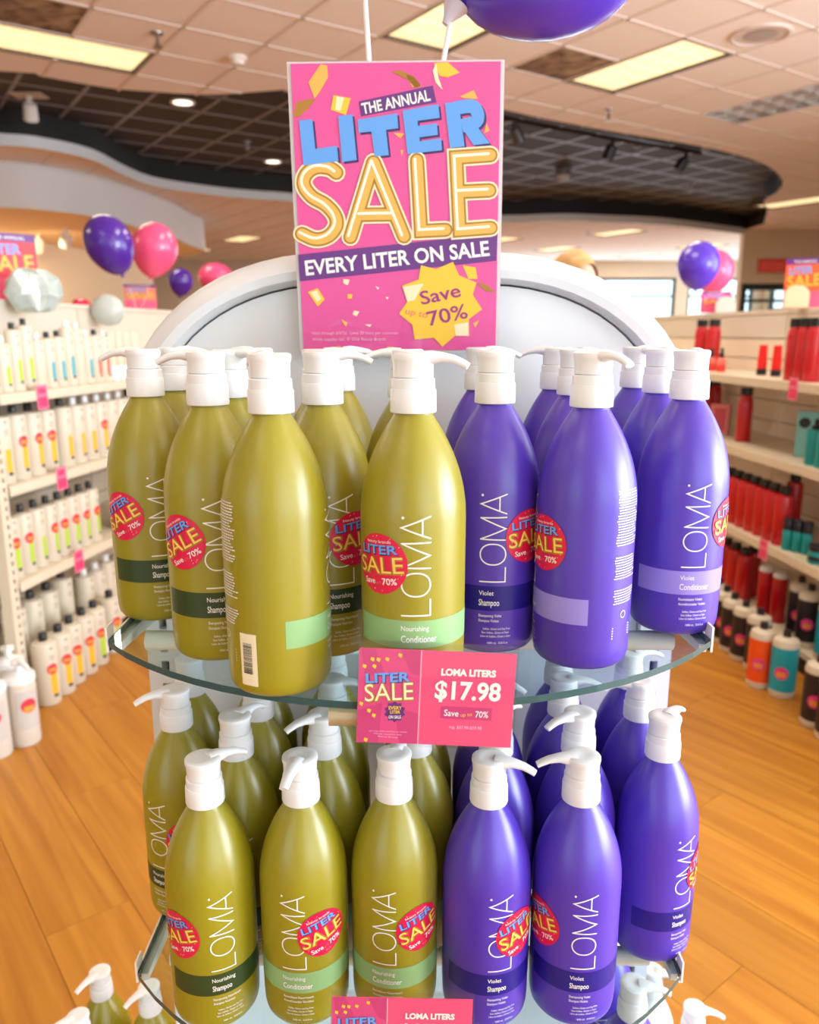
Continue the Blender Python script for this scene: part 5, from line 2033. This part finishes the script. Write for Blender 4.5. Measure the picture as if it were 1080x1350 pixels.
for px, lab in [(937, 'small pink dropper bottle, the left of two behind the right end pump'), (950, 'small pink dropper bottle, the right of two behind the right end pump')]:
    P = [('body', lat(mat('pink_serum', rgb(240, 120, 110), 0.25), [(0.021, 0), (0.022, 0.002), (0.022, 0.055), (0.018, 0.066), (0.01, 0.07)])), ('label', lambda: curved_patch(0.022, 0.006, 0.036, -80, 80).mesh('p', mat('red_label', rgb(228, 60, 50), 0.5))),
         ('dropper', lat(BLACK, [(0.011, 0.068), (0.0115, 0.088), (0.008, 0.092), (0.007, 0.112), (0.003, 0.118)]))]
    put_right('dropper_bottle', P, px, 492, 0.13, AR, lab, 'bottle', gA, 'drop')
for px, lab in [(922, 'red bottle with black cap, left of the pair beyond the dropper bottles'), (938, 'red bottle with black cap, right of the pair beyond the dropper bottles')]:
    put_right('hair_spray_bottle', red_tall(0.26, 0.036), px, 485, 0.22, AR, lab, 'bottle', gA, 'redfar')
p = gr_at(1079, 490, 0.16)
t = tag(build('product_card', MB().box(-0.045, 0.045, -0.006, 0.006, 0, 0.16, b=0.003), mat('teal_card', rgb(120, 172, 150), 0.5)), 'pale teal boxed product at the right edge of the top right shelf', 'box', gA)
t.location = (p.x, p.y, AR + 0.0004)
t.rotation_euler = (0, 0, GRZ)
gB = 'products on the second right shelf'
put_right('hair_spray_bottle', red_tall(0.25, 0.034), 979, 580, 0.14, BR2, 'single tall red bottle with black cap on the second right shelf', 'bottle', gB, 'redB')
p = gr_at(948, 570, 0.16)
t = thing('product_box', 'pink boxed product left of the single red bottle on the second right shelf', 'box', (p.x, p.y, BR2 + 0.0004), GRZ, gB)
build('carton', MB().box(-0.045, 0.045, -0.025, 0.025, 0, 0.15, b=0.002), mat('pink_carton', rgb(226, 130, 126), 0.5), t)
build('window', MB().box(-0.025, 0.03, -0.0262, -0.025, 0.02, 0.13), mat('carton_red', rgb(206, 70, 80), 0.4), t)
for px in (930, 940):
    put_right('hair_spray_bottle', red_tall(0.25, 0.034), px, 560, 0.25 if px == 930 else 0.34, BR2, 'dark red bottle in the shade %s of the second right shelf' % ('at the far end' if px == 930 else 'near the far end'), 'bottle', gB, 'redB')
p = gr_at(1061, 600, 0.16)
t = thing('product_box', 'teal and clear boxed product beside the teal bottles on the second right shelf', 'box', (p.x, p.y, BR2 + 0.0004), GRZ, gB)
build('carton', MB().box(-0.04, 0.04, -0.02, 0.02, 0, 0.185, b=0.002), mat('aqua_carton', rgb(130, 196, 188), 0.35), t)
build('emblem', MB().lathe([(0.022, -0.0212), (0.022, -0.0202)], 20), INK_BLACK, t).rotation_euler = (0, 0, 0)
t.children[-1].rotation_euler = (PI / 2, 0, 0)
t.children[-1].location = (-0.01, -0.0412, 0.14)
for px, lab in [(1072, 'teal spray bottle with black pump beside the aqua box, second right shelf'), (1086, 'teal spray bottle cut by the right edge, second right shelf')]:
    P = [('body', lat(TEAL, [(0.03, 0), (0.032, 0.003), (0.032, 0.125), (0.028, 0.135), (0.016, 0.138)])), ('pump', lat(BLACK, [(0.016, 0.137), (0.017, 0.15), (0.009, 0.153), (0.008, 0.175), (0.004, 0.178)]))]
    put_right('spray_bottle', P, px, 608, 0.07, BR2, lab, 'bottle', gB, 'tealsp')
gC = 'products on the third right shelf'
for k in range(8):
    P = [('body', lat(REDM, [(0.034, 0), (0.036, 0.003), (0.036, 0.19), (0.033, 0.205), (0.020, 0.212)], 1, 0.9)), ('cap', lat(BLACK, [(0.021, 0.211), (0.022, 0.213), (0.022, 0.24), (0.02, 0.242)]))]
    q = gr_at(1030, 700, 0.055)
    q = q - gr_d * (0.078 * (7 - k)) * 1.0
    lab = 'red bottle with black cap, %s from the far end on the third right shelf' % ORD[k]
    product('shampoo_bottle', P, (q.x, q.y, CR + 0.0004), GRZ, lab, 'bottle', gC, 'redC')
for px, yl, lab in [(1044, 0.26, 'red bottle with black cap set back behind the third right shelf row')]:
    put_right('shampoo_bottle', None, px, 680, yl, CR, lab, 'bottle', gC, 'redC')
for k, px in enumerate((1037, 1050, 1063)):
    P = [('body', lat(TEAL, [(0.019, 0), (0.020, 0.002), (0.020, 0.078), (0.018, 0.082)])), ('cap', lat(NAVYCAP, [(0.0175, 0.082), (0.0185, 0.084), (0.018, 0.128), (0.016, 0.13)]))]
    put_right('product_bottle', P, px, 722, 0.04 + 0.02 * k, CR, 'small teal bottle with navy cap, %s of three on the third right shelf' % ORD[k], 'bottle', gC, 'tealsm')
P = [('jar_body', lat(TEAL, [(0.034, 0), (0.036, 0.003), (0.036, 0.045), (0.034, 0.048)])), ('lid', lat(NAVYCAP, [(0.035, 0.048), (0.037, 0.05), (0.037, 0.068), (0.035, 0.07)])), ('label', lambda: curved_patch(0.036, 0.012, 0.03, -80, 80).mesh('p', NAVYCAP))]
put_right('product_jar', P, 1078, 742, 0.05, CR, 'squat teal jar with navy lid at the right edge of the third right shelf', 'jar', gC, 'jar')
gD = 'products on the right bottom deck'
for k, (px, yl) in enumerate([(950, 0.10), (962, 0.10), (975, 0.10), (985, 0.16)]):
    put_right('shampoo_bottle', None, px, 820, yl, 0.10, 'red bottle in the shade, %s from the far end on the right bottom deck' % ORD[k], 'bottle', gD, 'redC')
for k, (px, yl) in enumerate([(1004, 0.09), (1023, 0.10)]):
    P = [('body', lat(REDM, [(0.03, 0), (0.031, 0.003), (0.031, 0.19), (0.030, 0.195)])), ('white_cap', lat(CAP, [(0.031, 0.195), (0.032, 0.197), (0.031, 0.21), (0.026, 0.216)]))]
    put_right('product_bottle', P, px, 825, yl, 0.10, 'red bottle with flat white cap on the right bottom deck, the %s one' % ('left' if k == 0 else 'right'), 'bottle', gD, 'redw')
for k, (px, yl) in enumerate([(1048, 0.09), (1062, 0.07)]):
    put_right('shampoo_bottle', two_tone(BLK2, 0.235, 0.043), px, 850, yl, 0.10, 'black bottle with white shoulder on the right bottom deck, the %s one' % ('rear' if k == 0 else 'front'), 'bottle', gD, 'blkD')
put_right('shampoo_bottle', two_tone(TEAL2, 0.235, 0.043), 1088, 872, 0.07, 0.10, 'turquoise bottle with white shoulder on the right bottom deck at the edge', 'bottle', gD, 'tealD')
gF = 'bottles on the floor at the right'
lastp = None
rowF = [(942, 838, BLK2), (952, 850, BLK2), (962, 862, BLK2), (974, 872, BLK2), (991, 884, BLK2), (999, 909, ORG), (1027, 921, TEAL2), (1072, 962, BLK2), (1086, 975, BLK2)]
for k, (px, py, bm) in enumerate(rowF):
    q = on_z(px, py, 0).xy
    q = q + q.normalized() * 0.045
    if lastp is not None and (q - lastp).length < 0.0945:
        q = lastp + (q - lastp).normalized() * 0.0945
    lastp = q
    nm_ = {id(BLK2): 'black', id(ORG): 'orange', id(TEAL2): 'turquoise'}[id(bm)]
    lab = '%s bottle with white shoulder, %s from far end of right floor row' % (nm_, ORD[k])
    if nm_ != 'black':
        lab = '%s bottle with white shoulder and foot standing on the floor at the right' % nm_
    product('shampoo_bottle', two_tone(bm, 0.235, 0.046), (q.x, q.y, 0.0004), -0.6, lab, 'bottle', gF, ('ff', nm_))


# --- pink price tags on the shelf fronts
def shelf_tag(loc, rz, lab):
    t = thing('price_tag', lab, 'price tag', loc, rz, 'pink price tags on the shelf fronts')
    build('tag_card', MB().box(-0.032, 0.032, -0.0012, 0.0, -0.055, 0.03), mat('tag_pink', rgb(240, 120, 150), 0.5), t)
    build('tag_print', MB().box(-0.026, 0.026, -0.0018, -0.0012, -0.048, -0.012).box(-0.02, 0.02, -0.0018, -0.0012, 0.0, 0.02), mat('tag_dark_pink', rgb(226, 60, 110), 0.5), t)


def gl_line(px, py, yl=0.0):
    r = ray(px, py)
    a = GLA - yl * 1.0112
    t_ = a / (r.x - GLM * r.y)
    return Vector((r.x * t_, r.y * t_))


for px, py, z, lab in [(52, 515, AZ - 0.01, 'pink price tag on the top left shelf edge'), (78, 625, BZ - 0.01, 'pink price tag on the second left shelf edge'), (101, 735, CZ - 0.01, 'pink price tag on the third left shelf edge')]:
    p = gl_line(px, py) - gl_n * 0.0085
    shelf_tag((p.x, p.y, z), gl_rz, lab)
for px, py, z, lab in [(1050, 500, AR - 0.01, 'pink price tag on the top right shelf edge'), (1010, 715, CR - 0.01, 'pink price tag on the third right shelf edge')]:
    p = gr_at(px, py, 0) - gr_n * 0.0085
    shelf_tag((p.x, p.y, z), gr_rz, lab)


# --- small sale signs on top of the shelving
def shelf_sign(loc, rz, w, h, lab, bgm):
    t = thing('sale_sign', lab, 'sign', loc, rz, 'small sale signs on the shelving')
    build('sign_card', MB().box(-w / 2, w / 2, 0, 0.003, 0, h), bgm, t)
    fl = Flat()
    fl.poly([(-w / 2, h * 0.88), (w / 2, h * 0.88), (w / 2, h), (-w / 2, h)], 0.0004, 0)
    build('title_strip', fl.mb, PURPLE, t)
    fl = Flat()
    fl.put(text_fit('THE ANNUAL', -w * 0.3, h * 0.91, w * 0.3, h * 0.91, h * 0.05, 0.01), 0.0008, 2)
    fl.put(text_fit('LITER', -w * 0.4, h * 0.68, w * 0.2, h * 0.7, h * 0.15, 0.03), 0.0008, 0)
    build('liter_lettering', fl.mb, [BLUE, INK_WHITE, INK_WHITE, GOLDD], t)
    fl = Flat()
    fl.put(text_fit('SALE', -w * 0.42, h * 0.42, w * 0.44, h * 0.46, h * 0.24, 0.04), 0.0006, 3)
    fl.put(text_fit('SALE', -w * 0.42, h * 0.42, w * 0.44, h * 0.46, h * 0.24, 0.0), 0.0010, 1)
    build('sale_lettering', fl.mb, [BLUE, mat('sign_gold', rgb(250, 196, 70), 0.5), INK_WHITE, GOLDD], t)
    fl = Flat()
    fl.poly([(-w / 2, 0), (w / 2, 0), (w / 2, h * 0.34), (-w / 2, h * 0.34)], 0.0003, 0)
    build('lower_field', fl.mb, mat('sign_pink_field', rgb(236, 90, 130), 0.5), t)
    build('foot', MB().box(-0.03, 0.03, -0.02, 0.03, -0.004, 0.0), CLEAR, t)


SGN = mat('sign_red', rgb(226, 60, 70), 0.5)
GTOP = 1.442
pL = gl_line(20, 395, GLD + 0.02)
shelf_sign((pL.x, pL.y, GTOP), 0.75, 0.21, 0.27, 'sale sign standing on the left shelving at the photo edge', SGN)
pL2 = gl_line(187, 418, GLD + 0.02)
shelf_sign((pL2.x, pL2.y, GTOP), 0.35, 0.17, 0.13, 'sale sign on the left shelving beside the white header', mat('sign_salmon', rgb(236, 130, 110), 0.5))
GTR = 1.422
pR = gr_at(1057, 400, GRD + 0.02)
shelf_sign((pR.x, pR.y, GTR), -0.55, 0.165, 0.225, 'sale sign standing on the right shelving', mat('sign_orange', rgb(232, 96, 50), 0.5))
pR2 = gr_at(943, 410, GRD + 0.02)
shelf_sign((pR2.x, pR2.y, GTR), -0.1, 0.17, 0.12, 'pink sale sign at the far end of the right shelving under the balloons', mat('sign_hot_pink', rgb(244, 60, 120), 0.5))


def round_card(loc, rz, w, h, m, lab):
    pts = [(-w / 2, 0), (w / 2, 0)]
    for k in range(13):
        a = PI * k / 12
        pts.append((w / 2 * math.cos(a), h - w * 0.42 + w * 0.42 * math.sin(a)))
    mb = MB()
    mb.v = [(x, 0, z) for x, z in pts] + [(x, 0.022, z) for x, z in pts]
    n = len(pts)
    mb.f = [tuple(range(n)), tuple(range(2 * n - 1, n - 1, -1))] + [(i, n + i, n + (i + 1) % n, (i + 1) % n) for i in range(n)]
    mb.m = [0] * len(mb.f)
    t = thing('topper_card', lab, 'display card', loc, rz, 'round-topped cards on the shelving')
    build('card', mb, m, t, 40)
    build('stand_foot', MB().box(-w / 2, w / 2, -0.02, 0.05, -0.003, 0.0), m, t)


p = pR + Vector((-0.06, -0.075))
round_card((p.x, p.y, GTR), -0.3, 0.105, 0.10, mat('tan_card', rgb(222, 196, 158), 0.6), 'tan round-topped card in front of the right sale sign')
p = pR2 + Vector((0.03, -0.08))
round_card((p.x, p.y, GTR), -0.1, 0.11, 0.09, mat('grey_card', rgb(190, 184, 172), 0.6), 'grey round-topped card in front of the pink sale sign')
# crumpled clear balloon and a frosted one on the left shelving
FOIL = mat('silver_foil', rgb(200, 216, 214), 0.18, metal=0.35, noise=(14, 0.25), bump=(22, 0.9))
mb = MB().lathe([(0.01, 0.0), (0.07, 0.015), (0.11, 0.07), (0.10, 0.13), (0.06, 0.165), (0.02, 0.17)], 22, ey=0.5)
rr = random.Random(11)
mb.v = [(x * (1 + rr.uniform(-0.16, 0.16)), y * (1 + rr.uniform(-0.2, 0.2)), max(0, z + rr.uniform(-0.012, 0.012))) for x, y, z in mb.v]
p = gl_line(24, 405, GLD - 0.02) - gl_n * 0.055
t = thing('foil_balloon', 'crumpled silvery foil balloon in front of the left sale sign', 'balloon', (p.x + 0.03, p.y - 0.02, GTOP - 0.055), 0.5)
build('foil_skin', mb, FOIL, t, 20)
build('foil_tail', MB().box(-0.015, 0.015, -0.004, 0.004, -0.0015, 0.012), FOIL, t)
p = gl_line(143, 415, GLD - 0.085)
t = thing('foil_balloon', 'round frosted silver balloon on top of the left shelving', 'balloon', (p.x, p.y, GTOP - 0.10), 0.4)
build('foil_skin', MB().lathe([(0.012, 0.0), (0.05, 0.012), (0.075, 0.05), (0.078, 0.085), (0.06, 0.125), (0.03, 0.145), (0.004, 0.15)], 24, ey=0.6), mat('frosted_balloon', rgb(188, 196, 192), 0.3), t, 60)
build('foil_tail', MB().lathe([(0.014, -0.0005), (0.012, 0.004)], 10), MATS['frosted_balloon'], t)

# pale blue board and red wall sign far right
p = on_y(902, 470, 5.9)
t = thing('topper_sign', 'pale blue cross-shaped topper sign beside the right end of the header', 'sign', (p.x, p.y, 0), -0.1)
BL_ = mat('pale_blue_board', rgb(176, 206, 240), 0.5)
zt = on_y(902, 417, 5.9).z
build('board', MB().box(-0.14, 0.14, 0, 0.01, zt - 0.17, zt), BL_, t)
build('board_leg', MB().box(-0.045, 0.045, 0, 0.01, zt - 0.34, zt - 0.17), BL_, t)
build('pink_corner', MB().box(-0.14, -0.045, 0.011, 0.018, zt - 0.34, zt - 0.1), mat('board_pink', rgb(240, 130, 170), 0.5), t)
build('pole', MB().box(-0.012, 0.012, 0.01, 0.034, 0.01, zt - 0.1), WHITE, t)
build('foot_plate', MB().box(-0.15, 0.15, -0.12, 0.14, 0, 0.012), WHITE, t)
p = on_y(1019, 350, BLKY - 0.05)
t = thing('wall_sign', 'small red lit sign on the tan wall above the right shelving', 'sign', (p.x, BLKY - 0.002, p.z), 0)
build('housing', MB().box(-0.3, 0.3, -0.06, 0, -0.14, 0.14, b=0.01), mat('sign_housing', rgb(196, 120, 90), 0.6), t)
build('sign_face', MB().box(-0.27, 0.27, -0.066, -0.06, -0.12, 0.10), mat('red_sign_face', rgb(240, 60, 60), 0.5), t)
for k in range(3):
    build('light_bar', MB().box(-0.25, 0.25, -0.069, -0.066, -0.09 + 0.06 * k, -0.07 + 0.06 * k), mat('red_sign_bar', rgb(250, 150, 140), 0.5), t)

# ================================================================== PERSON BEHIND THE STAND (only the hair shows)
def person(loc, rz, label):
    t = thing('person', label, 'person', loc, rz)
    # one continuous skin over a joint skeleton
    V = [(0, 0, 0.92), (0, 0, 1.08), (0, 0.01, 1.25), (0, 0.02, 1.37), (0, 0.01, 1.43), (0, -0.01, 1.50),
         (0.17, 0.02, 1.33), (0.215, 0.03, 1.08), (0.21, -0.05, 0.86), (0.205, -0.085, 0.79),
         (-0.17, 0.02, 1.33), (-0.215, 0.03, 1.08), (-0.21, -0.05, 0.86), (-0.205, -0.085, 0.79),
         (0.09, 0, 0.86), (0.10, -0.01, 0.48), (0.10, 0.01, 0.09), (0.105, -0.11, 0.035),
         (-0.09, 0, 0.86), (-0.10, -0.01, 0.48), (-0.10, 0.01, 0.09), (-0.105, -0.11, 0.035)]
    E_ = [(0, 1), (1, 2), (2, 3), (3, 4), (4, 5), (3, 6), (6, 7), (7, 8), (8, 9), (3, 10), (10, 11), (11, 12), (12, 13), (0, 14), (14, 15), (15, 16), (16, 17), (0, 18), (18, 19), (19, 20), (20, 21)]
    Rr = [(0.145, 0.10), (0.125, 0.09), (0.15, 0.095), (0.11, 0.075), (0.05, 0.052), (0.05, 0.055), (0.055, 0.055), (0.042, 0.042), (0.028, 0.030), (0.024, 0.034), (0.055, 0.055), (0.042, 0.042), (0.028, 0.030), (0.024, 0.034), (0.085, 0.085), (0.056, 0.058), (0.040, 0.042), (0.036, 0.030), (0.085, 0.085), (0.056, 0.058), (0.040, 0.042), (0.036, 0.030)]
    # fingers: five short chains rooted in each palm
    for sx, palm in ((1, 9), (-1, 13)):
        base = Vector(V[palm])
        for k, (oy, ln) in enumerate([(-0.030, 0.062), (-0.012, 0.072), (0.006, 0.078), (0.022, 0.066)]):
            i0 = len(V)
            V.append((base.x, base.y + oy, base.z - 0.035))
            V.append((base.x - sx * 0.006, base.y + oy - 0.004, base.z - 0.035 - ln * 0.5))
            V.append((base.x - sx * 0.018, base.y + oy - 0.008, base.z - 0.035 - ln))
            E_ += [(palm, i0), (i0, i0 + 1), (i0 + 1, i0 + 2)]
            Rr += [(0.009, 0.009), (0.008, 0.008), (0.007, 0.007)]
        i0 = len(V)
        V.append((base.x - sx * 0.012, base.y - 0.042, base.z + 0.005))
        V.append((base.x - sx * 0.022, base.y - 0.055, base.z - 0.03))
        E_ += [(palm, i0), (i0, i0 + 1)]
        Rr += [(0.010, 0.010), (0.008, 0.008)]
    me = bpy.data.meshes.new('body')
    me.from_pydata(V, E_, [])
    o = link('body', me, t)
    sk_ = o.modifiers.new('skin', 'SKIN')
    for i, sv in enumerate(me.skin_vertices[0].data):
        sv.radius = Rr[i]
        sv.use_root = (i == 0)
    sb = o.modifiers.new('subdivision', 'SUBSURF')
    sb.levels = sb.render_levels = 2
    m = bpy.data.materials.new('figure_clothes')
    m.use_nodes = True
    nt = m.node_tree
    b = nt.nodes['Principled BSDF']
    b.inputs['Roughness'].default_value = 0.8
    tc = nt.nodes.new('ShaderNodeTexCoord')
    sp_ = nt.nodes.new('ShaderNodeSeparateXYZ')
    rp = nt.nodes.new('ShaderNodeValToRGB')
    rp.color_ramp.interpolation = 'CONSTANT'
    cr = rp.color_ramp
    cr.elements[0].color = rgb(30, 28, 30)
    cr.elements[0].position = 0
    cr.elements[1].color = rgb(44, 48, 66)
    cr.elements[1].position = 0.045
    for pos, colr in ((0.505, rgb(224, 178, 150)), (0.545, rgb(40, 40, 46)), (0.90, rgb(224, 178, 150))):
        e = cr.elements.new(pos)
        e.color = colr
    mr = nt.nodes.new('ShaderNodeMapRange')
    mr.inputs['From Max'].default_value = 1.58
    nt.links.new(tc.outputs['Object'], sp_.inputs[0])
    nt.links.new(sp_.outputs['Z'], mr.inputs['Value'])
    nt.links.new(mr.outputs[0], rp.inputs['Fac'])
    nt.links.new(rp.outputs['Color'], b.inputs['Base Color'])
    me.materials.append(m)
    SKN = mat('skin_tone', rgb(226, 180, 152), 0.55)
    # head with brow, nose, mouth, chin and ears
    hd = MB()
    n, rings = 28, 20
    for j in range(rings + 1):
        ph = PI * j / rings
        for k in range(n):
            a = 2 * PI * k / n
            x = math.sin(ph) * math.cos(a) * 0.074
            y = math.sin(ph) * math.sin(a) * 0.094
            z = -math.cos(ph) * 0.115
            if z < 0:
                x *= 1 - 0.28 * (z / 0.115) ** 2
                y = y * (1 - 0.10 * (z / 0.115) ** 2) - 0.012 * (z / 0.115) ** 2
            front = max(0, -math.sin(a)) ** 6
            y -= 0.020 * front * math.exp(-((z + 0.022) / 0.018) ** 2) * math.exp(-(x / 0.012) ** 2)
            y += 0.008 * front * math.exp(-((z - 0.006) / 0.012) ** 2) * math.exp(-((abs(x) - 0.03) / 0.014) ** 2)
            y -= 0.005 * front * math.exp(-((z + 0.058) / 0.008) ** 2) * math.exp(-(x / 0.022) ** 2)
            hd.v.append((x, y, z))
    for j in range(rings):
        for k in range(n):
            k2 = (k + 1) % n
            hd.f.append((j * n + k, j * n + k2, (j + 1) * n + k2, (j + 1) * n + k))
            hd.m.append(0)
    for sx in (-1, 1):
        hd.lathe([(0.004, -0.028), (0.013, -0.018), (0.016, 0.0), (0.014, 0.018), (0.005, 0.026)], 10, cx=sx * 0.076, cy=0.012, ex=0.4)
    h = build('head', hd, SKN, t, 60)
    h.location = (0, -0.025, 1.60)
    for sx in (-1, 1):
        build('eye', MB().lathe([(0.001, -0.010), (0.007, -0.007), (0.010, 0), (0.007, 0.007), (0.001, 0.010)], 12), mat('eye_white', rgb(236, 234, 230), 0.2), h, 60).location = (sx * 0.030, -0.080, 0.004)
    build('lips', MB().tube([(-0.022, -0.086, -0.058), (0, -0.097, -0.057), (0.022, -0.086, -0.058)], [0.003, 0.006, 0.003], 8), mat('lip_tone', rgb(190, 104, 98), 0.5), h, 60)
    hr = MB()
    rr_ = random.Random(5)
    for j in range(15):
        ph = PI * 0.80 * j / 14
        for k in range(n):
            a = 2 * PI * k / n
            front = max(0, -math.sin(a))
            cut = 1 - 0.62 * front ** 0.8
            p2 = ph * cut
            g_ = 1.10 + 0.03 * rr_.random()
            x = math.sin(p2) * math.cos(a) * 0.078 * g_
            y = math.sin(p2) * math.sin(a) * 0.098 * g_ + 0.006
            z = math.cos(p2) * 0.118 * g_
            if p2 > PI / 2:
                x *= 1.05
                z -= 0.09 * (p2 - PI / 2)
            hr.v.append((x, y, z))
    for j in range(14):
        for k in range(n):
            k2 = (k + 1) % n
            hr.f.append((j * n + k, (j + 1) * n + k, (j + 1) * n + k2, j * n + k2))
            hr.m.append(0)
    build('hair', hr, mat('blonde_hair', rgb(196, 152, 96), 0.55, noise=(40, 0.25), bump=(90, 0.8)), h, 70)
    return t


pp = on_y(751, 329, 3.1)
person((pp.x, 3.1, pp.z - 1.732), 0.6, 'person behind the display stand, only blonde hair visible above the header')
